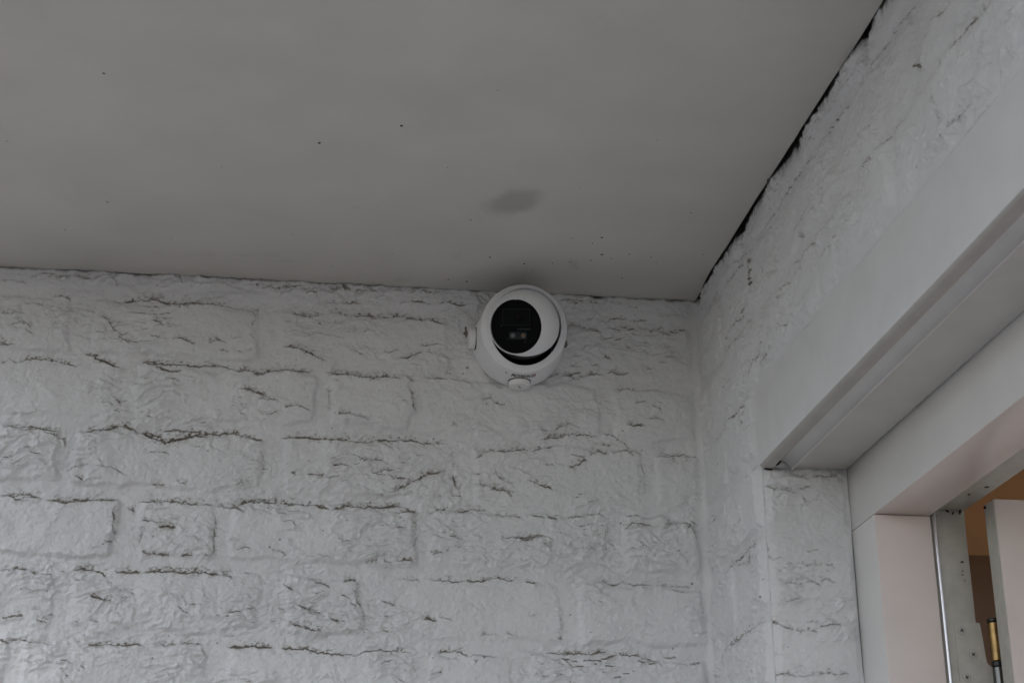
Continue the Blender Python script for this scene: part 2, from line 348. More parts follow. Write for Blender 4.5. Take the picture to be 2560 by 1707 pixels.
# grime lines on the brickwork: strength, then points (0.1 mm along the wall, 0.1 mm above 2 m)
BACK_LINES="""
0.8 -7340,4056 -7193,4041 -7014,4083 -6833,4110 -6740,4091 -6645,4056 -6517,4053 -6389,4078 -6223,4080 -6038,4070 -5907,4057 -5795,4039
0.3 -5795,4039 -5626,4012 -5584,3912 -5634,3808
0.5 -8031,4087 -7886,4086 -7790,4021
0.4 -8362,3978 -8253,3964 -8089,3937
0.5 -8612,3800 -8524,3809 -8420,3839 -8330,3836
0.5 -8510,3671 -8371,3708 -8282,3703 -8214,3648
0.45 -8310,3623 -8208,3585
0.6 -8574,3428 -8396,3421
0.35 -8583,3519 -8529,3503
0.3 -7766,3952 -7657,3938 -7490,3897
0.55 -7469,3858 -7376,3823 -7297,3738 -7217,3642
0.7 -7233,3621 -7137,3547 -7061,3501
0.3 -7048,3811 -6881,3760
0.4 -6830,3813 -6681,3767
0.3 -6853,3632 -6687,3591 -6595,3576
0.5 -6615,3605 -6451,3604 -6338,3560 -6262,3514
0.6 -6137,3560 -6065,3592 -5918,3584
0.5 -6004,3477 -5875,3474
0.3 -5865,3625 -5775,3660 -5718,3633
0.45 -5648,3707 -5581,3670
0.3 -7639,3729 -7531,3735
0.35 -7854,3927 -7774,3935
0.6 -5234,3568 -5047,3553 -4915,3514 -4820,3449 -4763,3412
0.75 -8358,3208 -8273,3248 -8099,3276 -7955,3258 -7845,3225 -7700,3193 -7614,3231
0.35 -8551,3198 -8449,3243 -8359,3218
0.85 -7608,3364 -7498,3340 -7386,3287 -7275,3234 -7165,3206
0.8 -6972,3279 -6848,3305 -6719,3276 -6574,3268 -6411,3280 -6229,3267 -6084,3285 -5938,3282 -5826,3238 -5715,3214
0.75 -5938,3282 -5751,3202 -5662,3256 -5586,3211 -5520,3165 -5404,3240 -5221,3269 -5017,3259 -4832,3264
0.7 -4645,3248 -4441,3264 -4328,3224 -4141,3243
0.6 -5721,2987 -5593,2984 -5499,2939 -5371,2930
0.3 -5479,2901 -5331,2869
0.55 -5199,2777 -5036,2824 -4905,2752
0.4 -7414,2761 -7272,2762 -7197,2713
0.5 -7179,2820 -7121,2755
0.45 -7194,2665 -7093,2632
0.45 -4536,2729 -4407,2745 -4295,2721
0.25 -5395,2661 -5252,2726
0.6 -8470,2413 -8328,2385 -8193,2420 -8070,2416 -7961,2373 -7750,2364
0.5 -8013,2361 -7852,2321 -7725,2280 -7698,2168
0.9 -7521,2349 -7420,2407 -7262,2414 -7124,2454 -7018,2463 -6926,2419
1 -6945,2428 -6779,2349 -6651,2298 -6542,2270 -6437,2294 -6333,2340 -6228,2373 -6102,2369 -5999,2441 -5891,2455
0.9 -5891,2455 -5764,2432 -5636,2409 -5472,2387
0.6 -6819,2414 -6692,2372 -6562,2301
0.9 -5202,2412 -5056,2415 -4892,2418 -4727,2410 -4544,2402 -4264,2395
0.25 -5448,2263 -5406,2131 -5405,1923
0.5 -7656,1889 -7539,1946 -7403,1992
0.35 -7364,1947 -7172,1955 -7064,1913 -6972,1860
0.6 -7600,1844 -7528,1819 -7455,1776
0.5 -6702,1768 -6526,1766
0.5 -6407,1836 -6288,1775
0.5 -5729,1778 -5607,1839 -5516,1805
0.35 -6653,1821 -6601,1828
0.35 -7321,2052 -7274,2016
0.3 -6781,2131 -6659,2164 -6498,2143
0.5 -4607,2088 -4479,2093 -4387,2068
0.6 -5074,1974 -5018,1938
0.4 -4893,1962 -4747,1949 -4658,1990
0.4 -8220,4369 -8075,4368 -7908,4327
0.35 -7803,4374 -7580,4316
0.35 -7366,4380 -7288,4323 -7273,4243
0.3 -6616,4435 -6520,4389 -6497,4319
0.3 -8659,4262 -8443,4255 -8315,4232
0.3 -8573,3422 -8468,3427
0.8 -5738,3251 -5666,3262 -5591,3232 -5527,3176 -5455,3219 -5334,3252 -5187,3266 -5051,3253 -4903,3264 -4805,3288
0.8 -4668,3245 -4556,3251 -4457,3265 -4370,3247 -4282,3225 -4157,3214 -4020,3251 -3895,3237 -3757,3213
0.5 -3745,3245 -3669,3242 -3631,3197
0.6 -3455,3252 -3317,3246 -3178,3262 -3064,3245 -2962,3232
0.7 -5145,4020 -5031,4000 -4918,3965 -4856,4002 -4782,4020
0.5 -4762,4172 -4662,4191 -4536,4192 -4435,4204 -4283,4206
0.6 -4682,4046 -4607,4061 -4531,4041 -4455,4021
0.8 -4444,4080 -4367,4037 -4241,4037 -4114,4037 -4000,4027 -3898,4042 -3771,4049 -3669,4023 -3542,4017 -3427,4020 -3337,3991 -3234,3969
0.4 -3826,4225 -3698,4253
0.65 -3699,4264 -3596,4266 -3519,4247 -3429,4238
0.6 -3346,4246 -3250,4272 -3159,4249 -3056,4246 -2979,4260
0.5 -5250,3576 -5125,3551 -5014,3548 -4951,3531
0.6 -5024,3501 -4887,3488 -4823,3444 -4761,3421 -4699,3424
0.6 -3837,3484 -3712,3515 -3611,3560 -3510,3599
0.4 -3510,3599 -3358,3587 -3256,3558 -3180,3522
0.35 -3600,3667 -3448,3691 -3334,3711 -3270,3687
0.3 -4027,3552 -3889,3573 -3789,3612
0.7 -5725,2989 -5628,2994 -5553,2958 -5478,2929 -5380,2927
0.5 -5500,2882 -5353,2870 -5231,2856
0.5 -5203,2779 -5131,2802 -5034,2819 -4959,2790 -4871,2742
0.35 -5477,2662 -5357,2694 -5251,2751
0.65 -4540,2731 -4442,2749 -4367,2726
0.35 -4367,2726 -4243,2706 -4143,2665
0.45 -3692,3120 -3641,3037 -3626,2892 -3600,2801
0.3 -4663,3093 -4657,2922 -4651,2765
0.5 -5300,4285 -5243,4282 -5132,4329
0.55 -4992,4269 -4930,4307 -4842,4312
0.5 -4755,4344 -4679,4321 -4591,4347
0.6 -4543,4426 -4504,4394 -4496,4353
0.4 -4204,4356 -4122,4388
0.5 -5545,4312 -5422,4347 -5383,4321 -5295,4327
0.5 -5297,4358 -5197,4360 -5046,4372
0.4 -5594,4036 -5532,4037
0.4 -5227,3907 -5165,3897
0.35 -5148,3796 -5048,3788
0.3 -5047,3765 -4922,3761
0.6 -2982,3424 -2931,3417
0.6 -3235,3344 -3159,3330
0.7 -4718,3275 -4531,3248 -4382,3256 -4269,3222 -4138,3208 -4008,3246 -3895,3232 -3763,3207
0.5 -3726,3240 -3631,3189
0.55 -3462,3241 -3235,3253 -3064,3241 -2911,3220
0.25 -2911,3220 -2740,3223 -2568,3241
0.4 -4515,2735 -4404,2740 -4311,2711
0.55 -2797,2993 -2683,3011 -2626,2961 -2550,2941
0.5 -2617,2938 -2493,2960
0.45 -3183,2654 -3079,2629
0.4 -1886,2633 -1808,2696 -1693,2721 -1540,2698
0.6 -2097,2525 -1887,2544 -1772,2579 -1580,2597 -1350,2601
0.5 -2001,2539 -1791,2568 -1657,2603
0.4 -1310,2638 -1176,2614 -1024,2532 -932,2417
0.85 -4504,2391 -4339,2398 -4173,2386 -4063,2420 -3897,2427 -3768,2456 -3638,2448 -3507,2415 -3358,2421 -3246,2416 -3152,2358
0.3 -3152,2358 -3142,2226 -3141,2072
0.55 -3141,2033 -3112,1900 -3047,1822
0.6 -3167,1773 -3019,1775
0.4 -3333,1761 -3268,1770
0.35 -4193,1734 -3956,1743
0.75 -3956,1753 -3811,1806 -3721,1866 -3593,1919 -3483,1981 -3354,2025 -3243,2071
0.5 -4072,2025 -3962,2029 -3853,2043
0.5 -3887,1927 -3759,1989
0.35 -4314,2149 -4131,2151 -3947,2174
0.5 -4495,2093 -4403,2078
0.6 -2881,2227 -2796,2299 -2684,2362 -2609,2336
0.75 -2618,2345 -2496,2341 -2363,2360 -2193,2379
0.7 -2194,2344 -2079,2398 -1908,2425
0.3 -2459,2177 -2271,2097 -2159,2053
0.6 -2235,1992 -2103,1949 -1897,1889
0.5 -2684,2090 -2535,1980 -2385,1943
0.6 -2889,1937 -2796,1908 -2684,1907
0.8 -2684,1868 -2554,1854 -2479,1828 -2396,1784
0.4 -2890,2053 -2796,2047
0.4 -1700,2345 -1548,2312 -1492,2255
0.6 -1722,2168 -1607,2221 -1491,2285
0.35 -2006,2185 -1892,2200
0.7 -1462,2325 -1393,2387 -1316,2400 -1279,2353 -1201,2395
0.6 -1164,2367 -1047,2432 -970,2415 -915,2338
0.4 -874,2409 -778,2384
0.45 -644,2369 -451,2358 -215,2427
0.3 -819,2323 -780,2069 -788,1835
0.35 -1062,3213 -944,3239 -827,3214
0.6 -979,2753 -863,2738 -745,2767
0.4 -833,3052 -734,3076
0.4 -639,3010 -523,2975
0.4 -723,2845 -509,2838
0.45 -1797,3381 -1680,3370 -1564,3351 -1466,3387 -1388,3405 -1271,3417
0.4 -1212,3426 -1133,3455 -1075,3421 -918,3434
0.9 -4478,1563 -4371,1586 -4243,1576 -4080,1593 -3935,1599 -3789,1617 -3725,1614
0.7 -3725,1614 -3660,1556 -3568,1512
0.3 -3568,1512 -3575,1371 -3581,1165 -3688,1069
0.7 -3404,1546 -3312,1587 -3202,1595 -3128,1575 -3018,1560 -2925,1611 -2833,1596 -2685,1601
0.5 -2648,1574 -2537,1530 -2406,1554 -2313,1529
0.5 -2183,1534 -2090,1546 -2015,1521
0.5 -1996,1540 -1866,1507
0.35 -1790,1529 -1639,1563 -1450,1594 -1337,1602 -1244,1548
0.25 -1244,1529 -1259,1338 -1286,1035
0.5 -1068,1411 -963,1443 -773,1460
0.5 -1000,1480 -867,1495 -697,1472
0.4 -582,1485 -390,1517 -237,1507 -185,1394 -132,1300
0.7 -2408,1280 -2316,1255 -2204,1277 -2037,1292
0.65 -2371,1253 -2279,1231 -2130,1255
0.6 -2057,1197 -1927,1168
0.35 -1796,1178 -1610,1165 -1386,1154
0.5 -3379,1023 -3289,1060 -3180,1089
0.4 -3398,1069 -3307,1091
0.35 -3089,1107 -3016,1137
0.7 -4163,915 -4019,920
0.7 -3947,913 -3857,925
0.75 -3813,945 -3704,946 -3578,934
0.55 -4415,670 -4345,708 -4255,702
0.5 -3791,734 -3521,730
0.6 -3466,729 -3286,731 -3123,721 -2941,727 -2777,737 -2649,784 -2539,781 -2448,756 -2356,800 -2283,802
0.5 -2265,740 -2136,738
0.5 -1470,767 -1359,761 -1192,738 -1079,770 -986,754 -705,757
0.45 -705,757 -517,740 -253,744
0.5 -4306,608 -4268,519 -4230,411 -4184,377
0.5 -4446,513 -4356,498
0.4 -4437,226 -4383,219
0.35 -4175,359 -4171,198 -4177,90 -4327,87 -4432,75
0.45 -3991,454 -3874,439 -3784,406
0.8 -3478,252 -3407,263 -3317,256
0.5 -3416,307 -3371,273
0.35 -3317,292 -3209,268 -3101,262
0.3 -3942,293 -3818,279
0.35 -3956,114 -3779,100
0.35 -2831,92 -2687,107 -2596,103
0.4 -2524,114 -2361,109
0.3 -2232,339 -2067,380
0.25 -1864,477 -1849,258 -1843,95
0.5 -1898,67 -1834,77
0.55 -4425,-146 -4319,-161 -4231,-177 -4144,-139 -4022,-110 -3880,-119 -3739,-108 -3579,-140
0.7 -3331,-129 -3224,-103 -3117,-101 -3010,-121 -2947,-156
0.5 -3381,-395 -3328,-350 -3239,-366
0.3 -2236,-134 -2055,-108
0.6 -2037,-104 -1928,-91 -1746,-97 -1527,-95 -1380,-70 -1251,-44
0.5 -1251,-62 -1105,-95 -903,-99 -794,-142 -703,-167
0.5 -814,-187 -722,-199
0.45 -627,-125 -460,-107
0.4 -2884,-198 -2848,-233
0.25 -3587,-179 -3567,-355
0.9 -8384,1573 -8281,1568 -8175,1532 -8040,1555 -7901,1542
0.7 -8281,1564 -8145,1582 -8044,1595 -7900,1537
0.8 -7900,1531 -7761,1518 -7639,1500 -7521,1538 -7383,1550 -7194,1569 -7055,1568
0.5 -7054,1563 -7097,1447 -7080,1338 -7070,1101 -7233,987 -7366,938
0.75 -6827,1558 -6687,1564 -6513,1579 -6407,1569 -6265,1552 -6123,1548 -5947,1545
0.8 -5929,1545 -5768,1514 -5661,1518
0.6 -6927,1499 -6854,1456
0.5 -6732,1460 -6593,1475 -6455,1507
0.9 -5664,1559 -5559,1600 -5435,1616 -5310,1615
1 -5559,1593 -5417,1606 -5238,1599 -5058,1587 -4878,1584 -4661,1564 -4570,1521
0.95 -4570,1521 -4462,1553 -4354,1570 -4243,1589
0.5 -5750,1515 -5660,1500 -5587,1447
0.5 -6777,1348 -6635,1317 -6496,1325
0.4 -6463,1360 -6323,1365
1 -6577,1245 -6492,1276 -6386,1261
0.6 -6577,1236 -6607,1171 -6639,1125
0.4 -6754,1276 -6760,1130 -6793,983
0.8 -6757,963 -6626,944 -6416,927
0.7 -6295,931 -6147,936
0.4 -6138,923 -5937,935 -5921,1103 -5915,1305 -5951,1470
0.3 -5764,1127 -5642,1149
0.5 -5669,1002 -5584,1051 -5496,1048
0.4 -5283,1033 -5158,1019 -5085,966
0.3 -4925,953 -4712,969 -4516,985
0.5 -6188,1167 -6045,1117
0.65 -8294,688 -8161,707 -8061,724 -7976,712
0.55 -7976,712 -7887,665 -7786,674 -7699,650
0.35 -7699,650 -7691,562 -7748,454 -7776,383
0.85 -7484,713 -7401,739 -7280,725 -7175,702 -7102,641
0.9 -7039,706 -6938,730 -6817,722 -6732,742
0.95 -6730,719 -6594,737 -6421,739 -6247,727 -6092,744 -5934,731 -5812,729
0.6 -5812,729 -5687,684
0.5 -5831,752 -5692,780
0.8 -7289,432 -7186,414 -7097,367 -7011,360
0.65 -7098,597 -7029,581
0.6 -7005,502 -6928,499
0.45 -6930,407 -6812,431
0.6 -8238,143 -8141,172 -7975,181
0.7 -7852,127 -7769,129 -7701,122
0.6 -7466,129 -7364,123
0.55 -7249,155 -7146,137
0.5 -7773,173 -7659,219
0.4 -7916,265 -7781,260
0.5 -5717,272 -5561,285
0.5 -5546,312 -5390,334
0.4 -7020,254 -6916,231
0.6 -5146,350 -5058,326
0.7 -4920,383 -4830,341 -4723,299 -4636,310
0.5 -4811,288 -4687,277
0.65 -5015,158 -4875,135 -4768,93 -4628,88
0.6 -4562,232 -4491,216 -4456,226
0.5 -5124,638 -5051,577 -4979,552
0.5 -4754,649 -4666,661 -4557,592
0.5 -4412,514 -4340,480
0.4 -4339,444 -4249,375
0.5 -4400,678 -4258,718
0.3 -4258,700 -4253,519
0.6 -8129,-113 -8032,-85 -7914,-99
0.4 -7914,-99 -7779,-122 -7644,-136
0.55 -7396,-95 -7330,-85
0.8 -7293,-119 -7141,-127 -7007,-120 -6872,-121 -6738,-97 -6617,-125
0.6 -6551,-101 -6398,-109 -6245,-98
0.7 -6245,-98 -6092,-81 -5971,-104
0.35 -5970,-113 -5969,-269 -6024,-348
0.9 -5712,-120 -5575,-117 -5438,-96 -5299,-111 -5161,-102
0.75 -5161,-102 -4987,-115 -4813,-111 -4724,-144 -4601,-164 -4374,-171 -4251,-186
0.4 -5772,15 -5634,27
0.3 -6488,-513 -6374,-451 -6207,-413 -6074,-375
0.3 -7307,-351 -7253,-393
0.6 -1781,4374 -1722,4392
0.7 -1670,4339 -1617,4349 -1565,4338
0.4 -916,4346 -837,4330 -784,4326
0.3 -1527,4270 -1461,4252
0.5 -1695,4044 -1610,4055 -1505,4050
0.4 -1450,4169 -1358,4160
0.45 -1306,4128 -1214,4140 -1121,4135
0.4 -1173,4163 -1041,4192 -909,4178
0.45 -909,4157 -790,4163 -656,4185
0.35 -534,4241 -387,4256 -240,4264
0.5 -662,4016 -582,4028 -514,4073 -447,4084
0.4 -396,4038 -275,4058 -168,4078
0.35 -492,3963 -385,3975
0.5 -980,3798 -934,3807 -961,3771
0.3 -720,3874 -682,3848
0.4 -1103,3875 -983,3909
0.4 -1671,3624 -1566,3636
0.45 -1253,3632 -1148,3644
0.35 -1266,3666 -1200,3676
0.45 -1673,3494 -1595,3508 -1517,3516
0.4 -1413,3514 -1308,3526
0.5 -1805,3372 -1688,3378 -1610,3409 -1519,3400
0.6 -1481,3381 -1402,3419 -1272,3419
0.55 -1193,3436 -1128,3453 -1077,3415 -972,3427
0.5 -1715,3315 -1637,3340 -1534,3318
0.45 -1087,3517 -1073,3531
0.4 -694,3503 -628,3526
0.4 -546,3606 -479,3614 -447,3598
0.3 -450,3680 -371,3684 -279,3668
0.35 -1973,3323 -1895,3374 -1778,3421
0.5 -1070,3184 -1017,3241 -952,3224 -887,3220
0.3 -757,3220 -626,3226 -508,3211
0.5 -861,3039 -815,3048
0.5 -801,3069 -736,3078
0.5 -646,3022 -569,2992
0.35 -580,3065 -514,3062
0.45 -679,2845 -587,2860 -497,2840
0.6 -980,2758 -903,2748 -772,2774
0.4 -1880,2645 -1816,2701 -1713,2719 -1560,2699
0.45 -2046,2631 -1970,2635
"""
SIDE_LINES="""
0.35 -7621,4075 -7341,4118 -7040,4117 -6832,4116 -6511,4115 -6334,4067
0.5 -6619,4116 -6508,4106
0.35 -8354,3614 -8139,3614 -7960,3688 -7847,3599
0.6 -8977,3232 -8706,3238 -8521,3298 -8348,3272 -8176,3262 -8039,3229 -7829,3271
0.45 -8704,3230 -8514,3274
0.4 -9403,2904 -9261,2906 -9134,2843
0.45 -9264,2657 -9151,2638
0.5 -7853,3625 -7730,3591 -7646,3442
0.5 -7422,3575 -7541,3488 -7708,3505
0.4 -7713,3522 -7595,3423
0.5 -5979,4006 -5639,4063 -5409,4122 -5219,4111 -4963,4110
0.45 -4886,4058 -4500,4119 -4155,4129 -3792,4117 -3489,4094 -3106,4104 -2851,4023
0.4 -4725,3644 -4520,3617 -4309,3580 -3961,3580
0.4 -7269,3260 -6958,3189 -6612,3232 -6036,3303 -5737,3240
0.4 -7072,3249 -6667,3244 -6355,3263
0.35 -4816,3474 -4501,3534
0.45 -5192,3202 -4945,3209 -4623,3202 -4219,3181 -3820,3267
0.35 -5368,2922 -5002,2917 -4747,2899
0.5 -4149,3480 -4302,3397
0.3 -7817,3224 -7753,3065 -7806,2843 -7895,2680
0.4 -7891,2664 -8176,2620 -8380,2618 -8449,2652
0.55 -8140,2640 -8332,2589
0.3 -7891,2664 -7871,2505
0.35 -4271,3112 -3846,3068 -3437,3174
0.35 -1704,4233 -2371,4090
0.4 -1319,4135 -1853,4088 -2347,3972
0.4 -3075,3597 -2918,3593
0.9 -2524,4020 -2495,3804 -2492,3554
0.5 -2480,3811 -2486,3682
0.35 -1982,3438 -2326,3473
0.3 -1141,4184 -742,4109
0.3 -9157,2793 -9000,2622 -8874,2571
0.4 -2360,3435 -2045,3432 -1593,3462 -1381,3410 -1179,3430
0.45 -2483,3290 -2202,3274 -1694,3305 -1292,3307 -1010,3278
0.5 -2948,2828 -2715,2829 -2404,2767 -2191,2626
0.4 -3544,2748 -3322,2732
0.4 -3586,2696 -3736,2653
0.5 -3110,2657 -2734,2641 -2556,2636
0.5 -2205,2402 -1766,2391 -1381,2411 -974,2397 -485,2403 -266,2396
0.6 -2012,2360 -1700,2377 -1508,2387
0.4 -965,4139 -602,4148 -364,4080
0.7 -306,4093 -319,4046
0.35 -1412,2894 -1074,2902
0.45 -723,1474 -438,1431
0.4 -334,1441 -515,1467
0.3 -1670,1163 -1501,1102 -1300,1050
0.6 -2100,766 -1685,789 -1429,749 -1119,792
0.55 -1925,778 -1558,769 -1177,759 -919,770 -651,763
0.35 -1170,725 -1533,652 -1877,549
0.3 -915,753 -493,655
0.6 -2095,-76 -1737,-116 -1380,-92 -1063,-113 -611,-109 -201,-135
0.3 -425,-374 -78,-414
0.3 -1233,-506 -1030,-584
"""
REVEAL_LINES="""
0.5 -13,1358 71,1326 156,1295 363,1277 471,1333 559,1345 601,1321
0.5 51,1544 291,1501 378,1487 444,1437 566,1433
0.5 566,1433 638,1462 779,1473 866,1466 926,1447
0.3 464,1237 475,1150
0.35 557,1197 670,1196
0.4 -23,653 44,630
0.35 -47,542 89,530 175,549
0.4 186,457 273,477 322,444
0.4 437,617 594,648
0.45 324,478 426,473 530,485 578,444
0.4 632,471 718,474 749,432
0.5 155,246 258,258 359,244 407,212
0.5 466,314 531,266 599,260
0.4 568,309 672,321 754,273
0.3 -11,34 194,65 348,94
0.7 -37,-115 44,-154 125,-201 256,-247
0.65 256,-247 374,-252 509,-256
0.5 511,-224 650,-179 768,-184
0.35 23,-472 120,-526
0.3 194,-662 314,-611
0.5 -61,-747 7,-714 123,-719 306,-724 490,-720 576,-694 659,-708 878,-695
0.3 58,-455 11,-537
"""
# ------------------------------------------------------------------ brickwork
def parse_lines(txt):
    res = []
    for l in txt.strip().split('\n'):
        t = l.split()
        res.append((float(t[0]), [(int(a.split(',')[0]) / 1e4, 2 + int(a.split(',')[1]) / 1e4) for a in t[1:]]))
    return res

def smooth_path(pts, rng, step=0.0022, amp=0.0006):
    P = np.array(pts, float)
    d = np.r_[0, np.cumsum(np.hypot(*np.diff(P, axis=0).T))]
    n = max(3, int(d[-1] / step))
    s = np.linspace(0, d[-1], n)
    Q = np.c_[np.interp(s, d, P[:, 0]), np.interp(s, d, P[:, 1])]
    j = rng.normal(size=(n, 2)) * amp
    j = (j + np.roll(j, 1, 0)) * 0.7
    return Q + j

def build_face(parent, origin, U, V, N, u0, u1, v0, v1, step, bricks, lines, patches, seed,
               keep=None, height_extra=None, soot_shade_fn=None, edge_u=None, relief=1.0, auto=1.0, joint=1.0, flip=False):
    nu = int(round((u1 - u0) / step)) + 1; nv = int(round((v1 - v0) / step)) + 1
    us = np.linspace(u0, u1, nu); vs_ = np.linspace(v0, v1, nv)
    u, v = np.meshgrid(us, vs_)
    rng = np.random.RandomState(seed)
    # hand-moulded brick edges: warp the coordinates the brick outlines are read in
    wu = u + 0.0042 * fbm(u / .026, v / .026, 4, seed + 1)
    wv = v + 0.0050 * fbm(u / .034, v / .034, 4, seed + 11)
    h = (0.0012 * fbm(u / .05, v / .05, 3, seed + 21) + .0011 * fbm(u / .022, v / .018, 2, seed + 23)) * relief
    owner = np.full(u.shape, -1, int)
    bm_ = np.zeros(u.shape, np.float32)
    for i, (a, b, c, d) in enumerate(bricks):
        i0 = np.searchsorted(us, a - .012); i1 = np.searchsorted(us, b + .012)
        j0 = np.searchsorted(vs_, c - .012); j1 = np.searchsorted(vs_, d + .012)
        if i1 - i0 < 3 or j1 - j0 < 3: continue
        w = (slice(j0, j1), slice(i0, i1))
        x, y = wu[w], wv[w]
        dx = np.minimum(x - a, b - x); dy = np.minimum(y - c, d - y)
        r = .006
        qx = r - dx; qy = r - dy
        sd = r - np.hypot(np.maximum(qx, 0), np.maximum(qy, 0)) - np.where((qx < 0) & (qy < 0), 0, 0)
        sd = np.where((qx < 0) & (qy < 0), np.minimum(dx, dy), sd)
        m = sstep(-.0020, .0052, sd + .0016 * fbm(x / .02, y / .02, 2, seed + 3))
        lift = rng.uniform(.0016, .0040) * joint
        tx, tz = rng.uniform(-1, 1) * .008, rng.uniform(-1, 1) * .02
        pil = np.clip(np.minimum(dx / .03, dy / .018), 0, 1); pil = pil * (2 - pil)
        h[w] += relief * m * (lift + joint * rng.uniform(.0003, .0022) * pil + tx * (x - (a + b) / 2) + tz * (y - (c + d) / 2))
        bm_[w] = np.maximum(bm_[w], m)
        owner[w] = np.where(sd > .0006, i, owner[w])
    # folds and creases of the clay
    a1 = fbm(u / .06, v / .05, 3, seed + 31); b1 = fbm(u / .05, v / .04, 3, seed + 41)
    tilt = 0.5 * a1
    f1 = fbm((u + .02 * a1) / .034, (v + tilt * .018 + .010 * b1) / .0085, 3, seed + 51, .45)
    ridge = np.clip(1 - np.abs(f1) * 2.2, 0, 1) ** 2
    pm = sstep(-.40, .50, fbm(u / .07, v / .045, 2, seed + 61))
    h += relief * 0.0026 * ridge * pm * (0.3 + 0.7 * bm_)
    f2 = fbm(u / .012, v / .007, 3, seed + 71)
    h += relief * 0.0013 * f2 * (0.25 + 0.75 * pm)
    f3 = fbm((u + .012 * b1) / .017, (v + .010 * a1) / .011, 4, seed + 75, .55)
    h += relief * 0.0016 * np.clip(1 - np.abs(f3) * 1.8, 0, 1) * (0.15 + 0.85 * pm)
    h += 0.00042 * fbm(u / .0045, v / .0045, 2, seed + 81)
    dirt = np.zeros(u.shape); soot_shade = np.zeros(u.shape)
    spray = vnoise(u / .0016, v / .0011, seed + 91) * .6 + vnoise(u / .004, v / .0022, seed + 92) * .6
    # ledges where grime has gathered
    for st, pts in lines:
        Q = smooth_path(pts, rng)
        pad = .012
        i0 = np.searchsorted(us, Q[:, 0].min() - pad); i1 = np.searchsorted(us, Q[:, 0].max() + pad)
        j0 = np.searchsorted(vs_, Q[:, 1].min() - pad); j1 = np.searchsorted(vs_, Q[:, 1].max() + pad)
        if i1 - i0 < 2 or j1 - j0 < 2: continue
        w = (slice(j0, j1), slice(i0, i1))
        x, y = u[w], v[w]
        best = np.full(x.shape, 1e9); sg = np.zeros(x.shape); al = np.zeros(x.shape)
        L = len(Q)
        for k in range(L - 1):
            p, q = Q[k], Q[k + 1]; e = q - p; l2 = e @ e + 1e-14
            t = np.clip(((x - p[0]) * e[0] + (y - p[1]) * e[1]) / l2, 0, 1)
            ddx = x - p[0] - t * e[0]; ddy = y - p[1] - t * e[1]
            dd = ddx * ddx + ddy * ddy
            n = np.array([-e[1], e[0]])
            if n[1] < 0 or (abs(n[1]) < .2 * abs(n[0]) and n[0] < 0): n = -n
            s_ = np.sign(ddx * n[0] + ddy * n[1])
            up = dd < best
            best = np.where(up, dd, best); sg = np.where(up, s_, sg); al = np.where(up, (k + t) / (L - 1), al)
        dist = np.sqrt(best)
        endf = sstep(0, .16, al) * sstep(0, .16, 1 - al)
        amp = (0.0010 + 0.0022 * st) * endf * relief
        h[w] += amp * np.exp(-dist / .0042) * np.where(sg < 0, .75, -.55)
        wd = (.0005 + .0010 * st) * (0.80 + 0.75 * vnoise(x / .010, y / .006, seed + 95))
        core = np.exp(-(dist / np.maximum(wd, .0003)) ** 2) * st * (0.35 + 0.65 * endf) * (.95 + .75 * vnoise(x / .012, y / .008, seed + 96))
        halo = np.exp(-dist / .0056) * np.where(sg > 0, 1.5, .8) * st * np.clip(spray[w] + .22, 0, 1) * endf
        dirt[w] = np.maximum(dirt[w], np.maximum(core * 1.32, halo * 1.3))
    for (pu, pv, ru, rv, s, kind) in patches:
        q = np.exp(-(((u - pu) / ru) ** 2 + ((v - pv) / rv) ** 2) * 1.6)
        if kind == 's': soot_shade = np.maximum(soot_shade, np.clip(q * 1.6 - .5, 0, 1) * s)
        elif kind == 'f': dirt = np.maximum(dirt, np.clip(q * (.45 + .9 * spray) * s, 0, 1))
        else: dirt = np.maximum(dirt, sstep(.25, .6, q + .25 * spray) * s)
    if height_extra is not None:
        h = height_extra(u, v, h)
    gv, gu = np.gradient(h, vs_, us)
    # fine grime on the up-facing side of folds
    zone = sstep(-.1, .6, fbm(u / .055, v / .035, 2, seed + 101))
    au = sstep(.40, 1.3, -gv + .35 * spray) * (.22 + .75 * zone)
    dirt = np.clip(np.maximum(dirt, au * auto), 0, 1)
    if soot_shade_fn is not None:
        soot_shade = np.maximum(soot_shade, soot_shade_fn(u, v))
    O = np.array(origin, float); U = np.array(U, float); V = np.array(V, float); N = np.array(N, float)
    P = O + u[..., None] * U + v[..., None] * V + h[..., None] * N
    nrm = N - gu[..., None] * U - gv[..., None] * V
    nrm /= np.linalg.norm(nrm, axis=-1, keepdims=True)
    idx = np.arange(nu * nv).reshape(nv, nu)
    co = owner[:-1, :-1]
    cells = np.ones((nv - 1, nu - 1), bool)
    if keep is not None:
        cc_u = .25 * (u[:-1, :-1] + u[1:, 1:]) * 2; cc_v = .25 * (v[:-1, :-1] + v[1:, 1:]) * 2
        cells = keep(cc_u, cc_v)
    if np.dot(np.cross(U, V), N) < 0: flip = not flip
    P2 = P.reshape(-1, 3); N2 = nrm.reshape(-1, 3); D2 = dirt.ravel(); S2 = soot_shade.ravel()

